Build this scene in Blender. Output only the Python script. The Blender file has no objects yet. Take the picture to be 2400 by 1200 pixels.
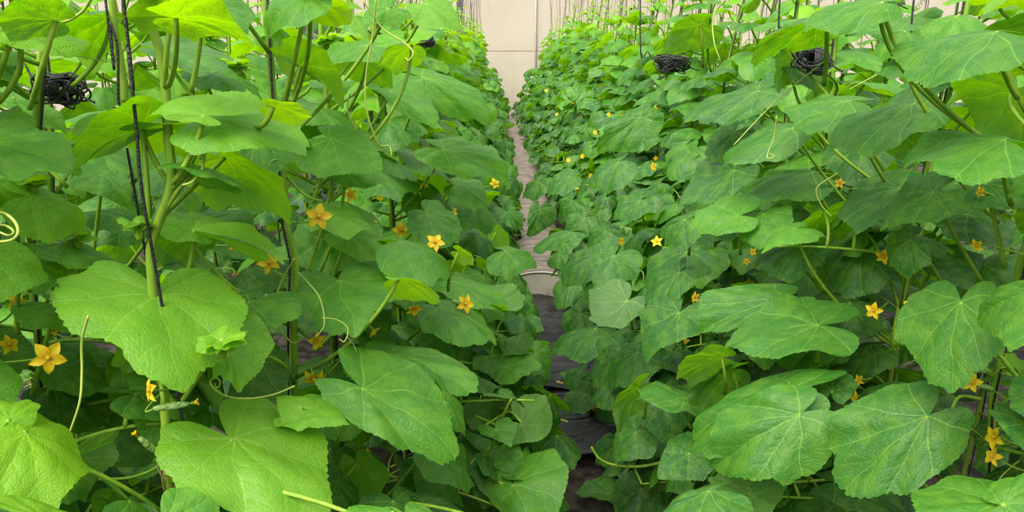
import bpy, math, random
import numpy as np
from mathutils import Vector, Matrix

random.seed(7)
rng = np.random.default_rng(7)
scene = bpy.context.scene
COL = scene.collection

# ------------------------------------------------------------------ camera
F_PX, W_PX, H_PX = 1900.0, 2400.0, 1200.0
CAM_POS = np.array([0.0, 0.0, 1.5])
PITCH = math.radians(14.2)
YAW = math.radians(-0.9)
cam_data = bpy.data.cameras.new('camera')
cam_data.sensor_width = 36.0
cam_data.lens = 36.0 * F_PX / W_PX
cam_data.clip_start = 0.02
cam_data.clip_end = 200
cam = bpy.data.objects.new('camera', cam_data)
COL.objects.link(cam)
cam.location = CAM_POS
cam.rotation_euler = (math.pi / 2 - PITCH, 0, YAW)
scene.camera = cam
CAM_R = np.array((Matrix.Rotation(YAW, 3, 'Z') @ Matrix.Rotation(math.pi / 2 - PITCH, 3, 'X')))

# ------------------------------------------------------------------ light
world = bpy.data.worlds.new('overcast_sky')
scene.world = world
world.use_nodes = True
wn = world.node_tree
# overcast dome: three times as bright overhead as at the horizon
_tc = wn.nodes.new('ShaderNodeTexCoord')
_sx = wn.nodes.new('ShaderNodeSeparateXYZ')
_mr = wn.nodes.new('ShaderNodeMapRange')
_mr.inputs[1].default_value, _mr.inputs[2].default_value = 0.0, 1.0
_mr.inputs[3].default_value, _mr.inputs[4].default_value = 0.30, 1.10
wn.links.new(_tc.outputs['Generated'], _sx.inputs[0])
wn.links.new(_sx.outputs[2], _mr.inputs[0])
wn.links.new(_mr.outputs[0], wn.nodes['Background'].inputs[1])
wn.nodes['Background'].inputs[0].default_value = (0.95, 1.0, 0.99, 1)
sun_data = bpy.data.lights.new('sun', 'SUN')
sun_data.energy = 4.0
sun_data.angle = math.radians(50)
sun_data.color = (1.0, 0.98, 0.92)
sun = bpy.data.objects.new('sun', sun_data)
COL.objects.link(sun)
sun.rotation_euler = (math.radians(32), math.radians(-24), 0)
sun.location = (-3, -2, 8)

vs = scene.view_settings
vs.view_transform = 'Standard'
vs.look = 'None'
vs.gamma = 1.0
vs.use_curve_mapping = False
vs.exposure = 1.02
scene.cycles.use_adaptive_sampling = True
scene.cycles.adaptive_threshold = 0.03
scene.cycles.use_denoising = True
scene.cycles.max_bounces = 4
scene.cycles.diffuse_bounces = 2
scene.cycles.glossy_bounces = 1
scene.cycles.transmission_bounces = 4
scene.cycles.caustics_reflective = False
scene.cycles.caustics_refractive = False


# ------------------------------------------------------------------ geometry helpers
def ray(px, py):
    d = CAM_R @ np.array([(px - W_PX / 2) / F_PX, (H_PX / 2 - py) / F_PX, -1.0])
    return d


def at(px, py, y):
    """point of the photograph lying on the vertical plane Y = y"""
    d = ray(px, py)
    return CAM_POS + d * (y / d[1])


def project(p):
    q = CAM_R.T @ (np.asarray(p) - CAM_POS)
    z = -q[2]
    if z < 0.05:
        return None
    return (W_PX / 2 + F_PX * q[0] / z, H_PX / 2 - F_PX * q[1] / z, z)


def set_props(o, label=None, cat=None, group=None, kind=None):
    if label: o['label'] = label
    if cat: o['category'] = cat
    if group: o['group'] = group
    if kind: o['kind'] = kind
    return o


def new_obj(name, data, parent=None, loc=None):
    o = bpy.data.objects.new(name, data)
    COL.objects.link(o)
    if parent is not None:
        o.parent = parent
    if loc is not None:
        o.location = loc
    return o


def mesh_from(name, verts, faces, mat=None, smooth=True, uvs=None):
    me = bpy.data.meshes.new(name)
    me.from_pydata(np.asarray(verts, dtype=np.float32).reshape(-1, 3), [], faces)
    if smooth:
        me.polygons.foreach_set('use_smooth', [True] * len(me.polygons))
    if uvs is not None:
        lay = me.uv_layers.new(name='UVMap')
        idx = np.empty(len(me.loops), dtype=np.int32)
        me.loops.foreach_get('vertex_index', idx)
        lay.data.foreach_set('uv', np.asarray(uvs, dtype=np.float32)[idx].ravel())
    if mat is not None:
        me.materials.append(mat)
    me.update()
    return me


class MB:
    """collects tubes and sheets into one mesh"""

    def __init__(self):
        self.v = []
        self.f = []

    def tube(self, pts, r0, r1=None, sides=6, cap=True):
        pts = np.asarray(pts, dtype=float)
        n = len(pts)
        if r1 is None: r1 = r0
        radii = np.linspace(r0, r1, n) if np.isscalar(r0) else np.asarray(r0)
        t = np.gradient(pts, axis=0)
        t /= (np.linalg.norm(t, axis=1, keepdims=True) + 1e-9)
        b0 = len(self.v)
        ang = 2 * math.pi * np.arange(sides) / sides
        ca, sa = np.cos(ang)[None, :, None], np.sin(ang)[None, :, None]
        if n <= 14:      # nearly planar short tubes: one fixed reference
            x, y = pts[n // 2] - pts[0], pts[-1] - pts[0]
            ref = np.array([x[1] * y[2] - x[2] * y[1], x[2] * y[0] - x[0] * y[2], x[0] * y[1] - x[1] * y[0]])
            l = math.sqrt(ref @ ref)
            if l < 1e-7:
                ref = np.array([1.0, .1, 0]) if abs(t[0][0]) < .8 else np.array([0, 1.0, .1])
            else:
                ref /= l
            U = ref - t * (t @ ref)[:, None]
            U /= (np.sqrt((U * U).sum(1, keepdims=True)) + 1e-9)
        else:
            ref = np.array([0.3, 0.5, 0.81])
            if abs(t[0] @ ref) > 0.9: ref = np.array([1.0, 0.1, 0])
            u = ref
            U = np.empty_like(t)
            for i in range(n):
                u = u - t[i] * (u @ t[i])
                u = u / (math.sqrt(u @ u) + 1e-9)
                U[i] = u
        Wv = np.stack([t[:, 1] * U[:, 2] - t[:, 2] * U[:, 1], t[:, 2] * U[:, 0] - t[:, 0] * U[:, 2], t[:, 0] * U[:, 1] - t[:, 1] * U[:, 0]], axis=1)
        ring = pts[:, None, :] + radii[:, None, None] * (ca * U[:, None, :] + sa * Wv[:, None, :])
        self.v.extend(ring.reshape(-1, 3))
        for i in range(n - 1):
            for k in range(sides):
                k2 = (k + 1) % sides
                self.f.append((b0 + i * sides + k, b0 + i * sides + k2, b0 + (i + 1) * sides + k2, b0 + (i + 1) * sides + k))
        if cap:
            self.f.append(tuple(b0 + k for k in reversed(range(sides))))
            self.f.append(tuple(b0 + (n - 1) * sides + k for k in range(sides)))

    def build(self, name, mat, parent=None, origin=None, smooth=True):
        v = np.asarray(self.v)
        if origin is not None:
            v = v - np.asarray(origin)
        return new_obj(name, mesh_from(name, v, self.f, mat, smooth), parent)


def spline(pts, n):
    """Catmull-Rom through the points, n samples"""
    p = np.asarray(pts, dtype=float)
    if len(p) == 2:
        return p[0] + (p[1] - p[0]) * np.linspace(0, 1, n)[:, None]
    P = np.vstack([2 * p[0] - p[1], p, 2 * p[-1] - p[-2]])
    out = []
    for s in np.linspace(0, len(p) - 1, n):
        i = min(int(s), len(p) - 2)
        t = s - i
        a, b, c, d = P[i], P[i + 1], P[i + 2], P[i + 3]
        out.append(0.5 * ((2 * b) + (c - a) * t + (2 * a - 5 * b + 4 * c - d) * t * t + (3 * b - a - 3 * c + d) * t ** 3))
    return np.array(out)


# ------------------------------------------------------------------ materials
class NT:
    def __init__(self, name):
        self.m = bpy.data.materials.new(name)
        self.m.use_nodes = True
        self.t = self.m.node_tree
        self.t.nodes.clear()

    def n(self, typ, **kw):
        nd = self.t.nodes.new(typ)
        for k, v in kw.items():
            setattr(nd, k, v)
        return nd

    def put(self, sock, val):
        if isinstance(val, bpy.types.NodeSocket):
            self.t.links.new(val, sock)
        else:
            sock.default_value = val

    def math(self, op, a, b=None, c=None, clamp=False):
        nd = self.n('ShaderNodeMath', operation=op)
        nd.use_clamp = clamp
        self.put(nd.inputs[0], a)
        if b is not None: self.put(nd.inputs[1], b)
        if c is not None: self.put(nd.inputs[2], c)
        return nd.outputs[0]

    def mix(self, fac, a, b, blend='MIX'):
        nd = self.n('ShaderNodeMix', data_type='RGBA', blend_type=blend)
        self.put(nd.inputs['Factor'], fac)
        self.put(nd.inputs[6], a)
        self.put(nd.inputs[7], b)
        return nd.outputs[2]

    def shift(self, vec, val):
        nd = self.n('ShaderNodeVectorMath', operation='ADD')
        self.put(nd.inputs[0], vec); self.put(nd.inputs[1], val)
        return nd.outputs[0]

    def warp(self, vec, scale, amt):
        nz = self.n('ShaderNodeTexNoise', noise_dimensions='2D'); self.put(nz.inputs['Vector'], vec)
        nz.inputs['Scale'].default_value = scale; nz.inputs['Detail'].default_value = 0.0
        nd = self.n('ShaderNodeVectorMath', operation='MULTIPLY_ADD')
        self.put(nd.inputs[0], nz.outputs['Color']); nd.inputs[1].default_value = (amt, amt, 0); self.put(nd.inputs[2], vec)
        return nd.outputs[0]

    def ramp(self, val, lo, hi, a=0.0, b=1.0):
        nd = self.n('ShaderNodeMapRange')
        nd.interpolation_type = 'SMOOTHSTEP'
        self.put(nd.inputs[0], val)
        for i, x in enumerate((lo, hi, a, b)): nd.inputs[1 + i].default_value = x
        return nd.outputs[0]

    def noise(self, vec, scale, detail=3, rough=0.5, dims='3D'):
        nd = self.n('ShaderNodeTexNoise', noise_dimensions=dims)
        if vec is not None: self.put(nd.inputs['Vector'], vec)
        nd.inputs['Scale'].default_value = scale
        nd.inputs['Detail'].default_value = detail
        nd.inputs['Roughness'].default_value = rough
        return nd.outputs['Fac']


def leaf_material(level=0):
    """level 0: near leaves with the whole vein net; 1: fewer; 2: far leaves, main veins only"""
    k = NT('cucumber_leaf' if level == 0 else 'cucumber_leaf_distant')
    uv = k.n('ShaderNodeTexCoord').outputs['UV']
    oi = k.n('ShaderNodeObjectInfo')
    # leaf coordinates: origin at the petiole, y toward the tip
    mp = k.n('ShaderNodeMapping')
    k.put(mp.inputs[0], uv)
    mp.inputs['Location'].default_value = (-1.0, -1.0, 0)
    mp.inputs['Scale'].default_value = (2, 2, 1)
    # gentle wobble of the veins
    nz = k.n('ShaderNodeTexNoise', noise_dimensions='2D')
    k.put(nz.inputs['Vector'], k.shift(mp.outputs[0], k.math('MULTIPLY', oi.outputs['Random'], 20.0))); nz.inputs['Scale'].default_value = 3.0
    nz.inputs['Detail'].default_value = 0.0
    wob = k.n('ShaderNodeVectorMath', operation='MULTIPLY_ADD')
    k.put(wob.inputs[0], nz.outputs['Color']); wob.inputs[1].default_value = (0.09, 0.09, 0); k.put(wob.inputs[2], mp.outputs[0])
    off = k.n('ShaderNodeVectorMath', operation='SUBTRACT')
    k.put(off.inputs[0], wob.outputs[0]); off.inputs[1].default_value = (0.045, 0.045, 0)
    sp = k.n('ShaderNodeSeparateXYZ'); k.put(sp.inputs[0], off.outputs[0])
    x, y = sp.outputs[0], sp.outputs[1]
    r = k.math('SQRT', k.math('ADD', k.math('MULTIPLY', x, x), k.math('MULTIPLY', y, y)))
    th = k.math('ABSOLUTE', k.math('ARCTAN2', x, y))
    ds = [k.math('ABSOLUTE', k.math('SUBTRACT', th, math.radians(a))) for a in (0, 36, 76, 122)]
    d = k.math('MINIMUM', k.math('MINIMUM', ds[0], ds[1]), k.math('MINIMUM', ds[2], ds[3]))
    tt = k.math('MULTIPLY', r, k.math('SINE', d))
    ss = k.math('MULTIPLY', r, k.math('COSINE', d))
    # main veins taper to the rim
    wv = k.math('MULTIPLY_ADD', r, -0.007, 0.0115)
    main = k.math('SUBTRACT', 1.0, k.math('DIVIDE', tt, k.math('MAXIMUM', wv, 0.004)), clamp=True)
    # side veins branch off the main veins
    q = k.math('SUBTRACT', ss, k.math('MULTIPLY', tt, 0.75))
    fr = k.math('PINGPONG', q, 0.085)
    fr = k.math('SUBTRACT', 0.085, fr)
    side = k.math('SUBTRACT', 1.0, k.math('DIVIDE', fr, 0.011), clamp=True)
    side = k.math('MULTIPLY', side, k.ramp(r, 0.12, 0.25))
    # net of small cells
    quilt = k.math('SMOOTH_MIN', k.math('MULTIPLY', tt, 9.0), 1.0, 0.5)
    quilt2 = k.math('SMOOTH_MIN', k.math('MULTIPLY', fr, 22.0), 1.0, 0.5)
    hgt = k.math('ADD', k.math('MULTIPLY', quilt, 0.55), k.math('MULTIPLY', quilt2, 0.38))
    cell = 1.0
    if level < 1:
        vo = k.n('ShaderNodeTexVoronoi', feature='DISTANCE_TO_EDGE', voronoi_dimensions='2D')
        k.put(vo.inputs['Vector'], off.outputs[0]); vo.inputs['Scale'].default_value = 25.0
        if level == 0: k.put(vo.inputs['Vector'], k.warp(off.outputs[0], 11.0, 0.06))
        cell = k.ramp(vo.outputs['Distance'], 0.0, 0.26)
        hgt = k.math('ADD', hgt, k.math('MULTIPLY', cell, 0.24))
        if level == 0: hgt = k.math('ADD', hgt, k.math('MULTIPLY', k.noise(off.outputs[0], 20.0, 1, 0.5, '2D'), 0.5))
    geo = k.n('ShaderNodeNewGeometry')
    back = geo.outputs['Backfacing']
    bump = None
    if level < 2:
        bump = k.n('ShaderNodeBump')
        bump.inputs['Strength'].default_value = 0.36
        bump.inputs['Distance'].default_value = 0.005
        k.put(bump.inputs['Height'], hgt)
    # colour
    tint = oi.outputs['Color']
    blot = nz.outputs['Fac'] if level else k.noise(off.outputs[0], 5.0, 2, 0.5, '2D')
    col = k.mix(k.math('MULTIPLY', k.ramp(blot, 0.35, 0.7), 0.3), tint, k.mix(0.5, tint, (0.30, 0.48, 0.03, 1)))
    net = k.math('MULTIPLY', k.math('SUBTRACT', 1.0, cell), 0.07) if level < 1 else 0.0
    vein = k.math('MAXIMUM', k.math('MAXIMUM', k.math('MULTIPLY', main, 0.55), k.math('MULTIPLY', side, 0.18)), net)
    col = k.mix(vein, col, k.mix(0.75, col, (0.34, 0.55, 0.10, 1)))
    under = k.mix(0.45, col, (0.15, 0.25, 0.085, 1))
    under = k.mix(k.math('MULTIPLY', main, 0.5), under, (0.28, 0.40, 0.15, 1))
    base = k.mix(back, col, under)
    pb = k.n('ShaderNodeBsdfPrincipled')
    k.put(pb.inputs['Base Color'], base)
    pb.inputs['Roughness'].default_value = 0.45
    pb.inputs['Specular IOR Level'].default_value = 0.34
    if bump: k.put(pb.inputs['Normal'], bump.outputs[0])
    tr = k.n('ShaderNodeBsdfTranslucent')
    hs = k.n('ShaderNodeHueSaturation')
    hs.inputs['Hue'].default_value = 0.478
    hs.inputs['Saturation'].default_value = 1.2
    hs.inputs['Value'].default_value = 2.1
    k.put(hs.inputs['Color'], col)
    k.put(tr.inputs['Color'], hs.outputs[0])
    if bump: k.put(tr.inputs['Normal'], bump.outputs[0])
    mx = k.n('ShaderNodeMixShader')
    mx.inputs[0].default_value = 0.42
    k.put(mx.inputs[1], pb.outputs[0]); k.put(mx.inputs[2], tr.outputs[0])
    out = k.n('ShaderNodeOutputMaterial')
    k.put(out.inputs[0], mx.outputs[0])
    return k.m


def simple(name, col, col2=None, scale=20, rough=0.55, bump=0.0, spec=0.4, translucent=0.0, stretch=(1, 1, 1), contrast=(0.35, 0.65)):
    k = NT(name)
    tc = k.n('ShaderNodeTexCoord').outputs['Object']
    mp = k.n('ShaderNodeMapping'); k.put(mp.inputs[0], tc); mp.inputs['Scale'].default_value = stretch
    nf = k.noise(mp.outputs[0], scale, 4)
    c = (*col, 1)
    if col2 is not None:
        c = k.mix(k.ramp(nf, contrast[0], contrast[1]), (*col, 1), (*col2, 1))
    pb = k.n('ShaderNodeBsdfPrincipled')
    k.put(pb.inputs['Base Color'], c)
    pb.inputs['Roughness'].default_value = rough
    pb.inputs['Specular IOR Level'].default_value = spec
    if bump:
        b = k.n('ShaderNodeBump'); b.inputs['Strength'].default_value = bump; b.inputs['Distance'].default_value = 0.02
        k.put(b.inputs['Height'], nf); k.put(pb.inputs['Normal'], b.outputs[0])
    sh = pb.outputs[0]
    if translucent:
        tr = k.n('ShaderNodeBsdfTranslucent'); k.put(tr.inputs[0], c)
        mx = k.n('ShaderNodeMixShader'); mx.inputs[0].default_value = translucent
        k.put(mx.inputs[1], sh); k.put(mx.inputs[2], tr.outputs[0]); sh = mx.outputs[0]
    out = k.n('ShaderNodeOutputMaterial'); k.put(out.inputs[0], sh)
    return k.m


def wall_material():
    k = NT('cream_wall_paint')
    tc = k.n('ShaderNodeTexCoord').outputs['Object']
    big = k.noise(tc, 0.7, 4, 0.6)
    mp = k.n('ShaderNodeMapping'); k.put(mp.inputs[0], tc); mp.inputs['Scale'].default_value = (6, 1, 0.35)
    drip = k.noise(mp.outputs[0], 1.4, 5, 0.65)
    fine = k.noise(tc, 40, 3)
    c = k.mix(k.ramp(big, 0.3, 0.7), (0.40, 0.34, 0.265, 1), (0.44, 0.375, 0.295, 1))
    c = k.mix(k.math('MULTIPLY', k.ramp(drip, 0.55, 0.8), 0.35), c, (0.25, 0.205, 0.155, 1))
    c = k.mix(k.math('MULTIPLY', fine, 0.12), c, (0.3, 0.25, 0.2, 1))
    pb = k.n('ShaderNodeBsdfPrincipled'); k.put(pb.inputs['Base Color'], c)
    pb.inputs['Roughness'].default_value = 0.9
    b = k.n('ShaderNodeBump'); b.inputs['Strength'].default_value = 0.15; b.inputs['Distance'].default_value = 0.01
    k.put(b.inputs['Height'], fine); k.put(pb.inputs['Normal'], b.outputs[0])
    out = k.n('ShaderNodeOutputMaterial'); k.put(out.inputs[0], pb.outputs[0])
    return k.m


def flower_material():
    k = NT('yellow_petal')
    uv = k.n('ShaderNodeTexCoord').outputs['UV']
    sp = k.n('ShaderNodeSeparateXYZ'); k.put(sp.inputs[0], uv)
    c = k.mix(k.ramp(sp.outputs[1], 0.0, 0.6), (0.70, 0.40, 0.005, 1), (0.80, 0.55, 0.007, 1))
    mp = k.n('ShaderNodeMapping'); k.put(mp.inputs[0], uv); mp.inputs['Scale'].default_value = (14, 1.5, 1)
    st = k.noise(mp.outputs[0], 1.0, 2)
    c = k.mix(k.math('MULTIPLY', k.ramp(st, 0.45, 0.65), 0.25), c, (0.66, 0.36, 0.004, 1))
    pb = k.n('ShaderNodeBsdfPrincipled'); k.put(pb.inputs['Base Color'], c)
    pb.inputs['Roughness'].default_value = 0.6
    b = k.n('ShaderNodeBump'); b.inputs['Strength'].default_value = 0.4; b.inputs['Distance'].default_value = 0.002
    k.put(b.inputs['Height'], st); k.put(pb.inputs['Normal'], b.outputs[0])
    tr = k.n('ShaderNodeBsdfTranslucent'); k.put(tr.inputs[0], c)
    mx = k.n('ShaderNodeMixShader'); mx.inputs[0].default_value = 0.3
    k.put(mx.inputs[1], pb.outputs[0]); k.put(mx.inputs[2], tr.outputs[0])
    out = k.n('ShaderNodeOutputMaterial'); k.put(out.inputs[0], mx.outputs[0])
    return k.m


M_LEAF = leaf_material(0)
M_LEAF_FAR = leaf_material(2)
M_STEM = simple('green_stem', (0.16, 0.30, 0.018), (0.25, 0.39, 0.032), 60, 0.5, 0.1, 0.35, 0.15, (1, 1, 0.15))
M_TENDRIL = simple('pale_tendril', (0.30, 0.41, 0.06), (0.40, 0.46, 0.10), 30, 0.45, 0, 0.4, 0.2)
M_PETAL = flower_material()
M_FRUIT = simple('young_cucumber_skin', (0.14, 0.26, 0.06), (0.26, 0.38, 0.12), 120, 0.5, 0.5, 0.3)
M_TWINE = simple('black_twine', (0.006, 0.006, 0.008), (0.022, 0.020, 0.022), 200, 0.45, 0.3, 0.5)
M_TWINE_BROWN = simple('brown_twine', (0.05, 0.032, 0.025), (0.09, 0.06, 0.045), 100, 0.7)
M_WALL = wall_material()
M_SOIL = simple('dark_soil', (0.014, 0.012, 0.010), (0.055, 0.043, 0.033), 18, 0.95, 0.8, 0.2)
def film_material():
    k = NT('black_mulch_film')
    tc = k.n('ShaderNodeTexCoord').outputs['Object']
    mp = k.n('ShaderNodeMapping'); k.put(mp.inputs[0], tc); mp.inputs['Scale'].default_value = (1.2, 2.6, 1)
    n1 = k.noise(mp.outputs[0], 5.0, 6, 0.65)
    dust = k.noise(tc, 3.0, 4, 0.6)
    n2 = k.noise(k.shift(mp.outputs[0], (3.1, 7.7, 0)), 2.6, 2, 0.5)
    crease = k.math('ABSOLUTE', k.math('SUBTRACT', n2, 0.5))
    crease = k.ramp(crease, 0.0, 0.05)
    c = k.mix(k.math('MULTIPLY', k.ramp(dust, 0.42, 0.75), 0.8), (0.009, 0.009, 0.011, 1), (0.060, 0.048, 0.040, 1))
    c = k.mix(k.math('MULTIPLY', k.ramp(n1, 0.5, 0.75), 0.4), c, (0.075, 0.070, 0.070, 1))
    h = k.math('ADD', k.math('MULTIPLY', n1, 0.7), k.math('MULTIPLY', crease, 0.6))
    b = k.n('ShaderNodeBump'); b.inputs['Strength'].default_value = 0.9; b.inputs['Distance'].default_value = 0.03
    k.put(b.inputs['Height'], h)
    pb = k.n('ShaderNodeBsdfPrincipled'); k.put(pb.inputs['Base Color'], c)
    pb.inputs['Roughness'].default_value = 0.5
    pb.inputs['Specular IOR Level'].default_value = 0.3
    k.put(pb.inputs['Normal'], b.outputs[0])
    out = k.n('ShaderNodeOutputMaterial'); k.put(out.inputs[0], pb.outputs[0])
    return k.m


M_SHEET = film_material()
M_MOUND = simple('dusty_beige_film', (0.25, 0.19, 0.145), (0.085, 0.065, 0.055), 5, 0.55, 0.5, 0.4, 0, (1.2, 5.0, 3), (0.42, 0.68))
M_BOARD = simple('grimy_white_board', (0.40, 0.36, 0.28), (0.18, 0.15, 0.11), 9, 0.7, 0.1, 0.3, 0, (1, 1, 1), (0.5, 0.8))
M_POST = simple('mottled_grey_post', (0.035, 0.035, 0.04), (0.16, 0.16, 0.17), 45, 0.6, 0.2, 0.4, 0, (1, 1, 0.4))
M_GREYPOST = simple('grey_painted_post', (0.17, 0.17, 0.18), (0.24, 0.24, 0.25), 12, 0.6)
M_DRY = simple('withered_brown_leaf', (0.20, 0.12, 0.05), (0.36, 0.25, 0.11), 40, 0.9, 0.3, 0.2)
M_PIPE = simple('white_conduit', (0.50, 0.45, 0.38), (0.42, 0.37, 0.31), 10, 0.6)

# ------------------------------------------------------------------ setting
WALL_Y = 19.6


def box(name, x0, x1, y0, y1, z0, z1, mat, parent=None):
    v = [(x, y, z) for z in (z0, z1) for y in (y0, y1) for x in (x0, x1)]
    f = [(0, 2, 3, 1), (4, 5, 7, 6), (0, 1, 5, 4), (2, 6, 7, 3), (0, 4, 6, 2), (1, 3, 7, 5)]
    return new_obj(name, mesh_from(name, v, f, mat, False), parent)


def grid_sheet(name, x0, x1, y0, y1, nx, ny, zfun, mat, parent=None, xfun=None):
    xs, ys = np.linspace(x0, x1, nx), np.linspace(y0, y1, ny)
    v = []
    for yy in ys:
        for xx in xs:
            ox = xfun(xx, yy) if xfun else 0
            v.append((xx + ox, yy, zfun(xx, yy)))
    f = [(j * nx + i, j * nx + i + 1, (j + 1) * nx + i + 1, (j + 1) * nx + i) for j in range(ny - 1) for i in range(nx - 1)]
    return new_obj(name, mesh_from(name, v, f, mat), parent)


floor = grid_sheet('floor', -16, 18, -8, WALL_Y + 0.5, 40, 60,
                   lambda x, y: 0.012 * math.sin(3.1 * x + 1.3 * y) * math.sin(2.3 * y) - 0.02, M_SOIL)
set_props(floor, 'dark damp soil floor of the greenhouse', 'floor', kind='structure')
wall = box('wall_back', -13, 15, WALL_Y, WALL_Y + 0.25, -0.1, 4.6, M_WALL)
set_props(wall, 'cream painted back wall at the end of the rows', 'wall', kind='structure')
for zz in (1.5, 3.0):
    j = box('joint', -13, 15, WALL_Y - 0.004, WALL_Y, zz - 0.006, zz + 0.006, M_MOUND, wall)
cond = MB(); cond.tube([(0.86, WALL_Y - 0.03, 0.0), (0.86, WALL_Y - 0.03, 4.5)], 0.022, sides=8)
set_props(cond.build('conduit', M_PIPE), 'thin white vertical conduit on the cream wall', 'conduit')


def post(name, x, y, w, mat, label):
    p = new_obj(name, None, None, (x, y, 0))
    shaft = MB()
    # an open channel section: web and two flanges
    for (a, b, c, d) in ((-w / 2, w / 2, -0.006, 0.006), (-w / 2, -w / 2 + 0.012, 0, w * 0.6), (w / 2 - 0.012, w / 2, 0, w * 0.6)):
        b0 = len(shaft.v)
        shaft.v += [np.array((xx, yy, zz)) for zz in (0, 4.2) for yy in (c, d) for xx in (a, b)]
        shaft.f += [tuple(b0 + i for i in q) for q in ((0, 2, 3, 1), (4, 5, 7, 6), (0, 1, 5, 4), (2, 6, 7, 3), (0, 4, 6, 2), (1, 3, 7, 5))]
    shaft.build('shaft', mat, p, smooth=False)
    foot = MB()
    for (a, c, z) in ((w * 0.9, w * 0.9, 0.015),):
        foot.v += [np.array((sx * a, sy * c, zz)) for zz in (-0.02, z) for sy in (-1, 1) for sx in (-1, 1)]
        foot.f += [(0, 2, 3, 1), (4, 5, 7, 6), (0, 1, 5, 4), (2, 6, 7, 3), (0, 4, 6, 2), (1, 3, 7, 5)]
    foot.build('base_plate', mat, p, smooth=False)
    set_props(p, label, 'post', 'greenhouse posts')
    return p


pp = at(735, 200, 4.6)
post('steel_post', pp[0], 4.6, 0.085, M_POST, 'mottled dark grey steel post behind the leaves left of the path')
pp = at(1078, 10, 15.0)
post('steel_post', pp[0], 15.0, 0.11, M_POST, 'dark grey steel post at the far end against the cream wall')
pp = at(2105, 40, 9.0)
post('steel_post', pp[0], 9.0, 0.11, M_GREYPOST, 'plain mid-grey post above the leaves right of the path')

# path: a dusty film mound with a white end board, and overlapping black sheets in front of it
MX0, MX1, MY0 = 0.00, 0.50, 4.85
mound = new_obj('path_mound', None, None, (0.25, MY0, 0))


def mound_z(x, y):
    u = (x - (MX0 + MX1) / 2) / ((MX1 - MX0) / 2)
    z = 0.165 * math.sqrt(max(0.0, 1 - (abs(u) ** 2.2))) if abs(u) < 1 else 0
    fade = max(0.3, 1 - (y - MY0) * 0.35)
    z *= fade
    w = 0.5 + 0.5 * math.sin(11 * y + 4 * math.sin(6 * x + y * 3.1) + 3 * math.sin(2.7 * y))
    w2 = 0.5 + 0.5 * math.sin(29 * y + 5 * math.sin(9 * x - y * 1.3))
    return z - 0.004 + (0.014 * w + 0.010 * w2) * (1 if abs(u) < 0.97 else 0) * min(1, (y - MY0) * 3)


film = grid_sheet('film_cover', MX0, MX1, MY0, 19.2, 15, 420, mound_z, M_MOUND, mound)
film.location = (-0.25, -MY0, 0)
nb = 21
bv, bf = [], []
for yy in (MY0 - 0.012, MY0 + 0.012):
    for i in range(nb):
        xx = MX0 + (MX1 - MX0) * i / (nb - 1)
        u = (i / (nb - 1)) * 2 - 1
        bv.append((xx, yy, -0.01)); bv.append((xx, yy, 0.002 + 0.165 * math.sqrt(max(0, 1 - abs(u) ** 2.2))))
for i in range(nb - 1):
    a, b = 2 * i, 2 * nb + 2 * i
    bf += [(a, a + 2, a + 3, a + 1), (b, b + 1, b + 3, b + 2), (a + 1, a + 3, b + 3, b + 1)]
bo = new_obj('end_board', mesh_from('end_board', bv, bf, M_BOARD, False), mound, (-0.25, -MY0, 0))
bo['label'] = 'grimy white arched end board'
rimb = MB()
rimb.tube([(MX0 + (MX1 - MX0) * i / 30, MY0 - 0.014, 0.004 + 0.168 * math.sqrt(max(0, 1 - abs(i / 15 - 1) ** 2.2))) for i in range(31)], 0.006, sides=6)
ro = rimb.build('rim', M_PIPE, mound); ro.location = (-0.25, -MY0, 0)
set_props(mound, 'low arched mound of dusty beige film along the path, white end board', 'path cover')


def sheet(y0, y1, z, ph, label, x0=-0.05, x1=0.80):
    def zf(x, y):
        return z + 0.010 * math.sin(9 * y + 4 * math.sin(3 * x + ph) + ph) + 0.005 * math.sin(23 * x + 7 * y + ph) + 0.020 * max(0, math.sin(6.5 * y + 2.6 * x + ph)) ** 12 + 0.016 * max(0, math.sin(9.5 * y - 5.6 * x + 2 * ph)) ** 16
    o = grid_sheet('plastic_sheet', x0, x1, y0, y1, 34, max(20, int((y1 - y0) * 34)), zf, M_SHEET,
                   None, lambda x, y: 0.03 * math.sin(3 * y + ph))
    sol = o.modifiers.new('thickness', 'SOLIDIFY'); sol.thickness = 0.003
    set_props(o, label, 'plastic sheet', 'black plastic sheets on the path')


sheet(3.55, 4.86, 0.012, 0.4, 'black plastic sheet on the path reaching the white end board')
sheet(2.98, 3.66, 0.040, 2.1, 'wrinkled black plastic sheet lapped over the next in mid path')
sheet(2.72, 3.06, 0.066, 4.0, 'creased black plastic sheet nearest the bare soil of the path')
sheet(3.30, 3.44, 0.062, 5.3, 'narrow folded strip of black plastic across the middle of the path', 0.1, 0.62)

# ------------------------------------------------------------------ leaf shapes
VEINS = [math.radians(a) for a in (0, 36, 76, 122)]


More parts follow.
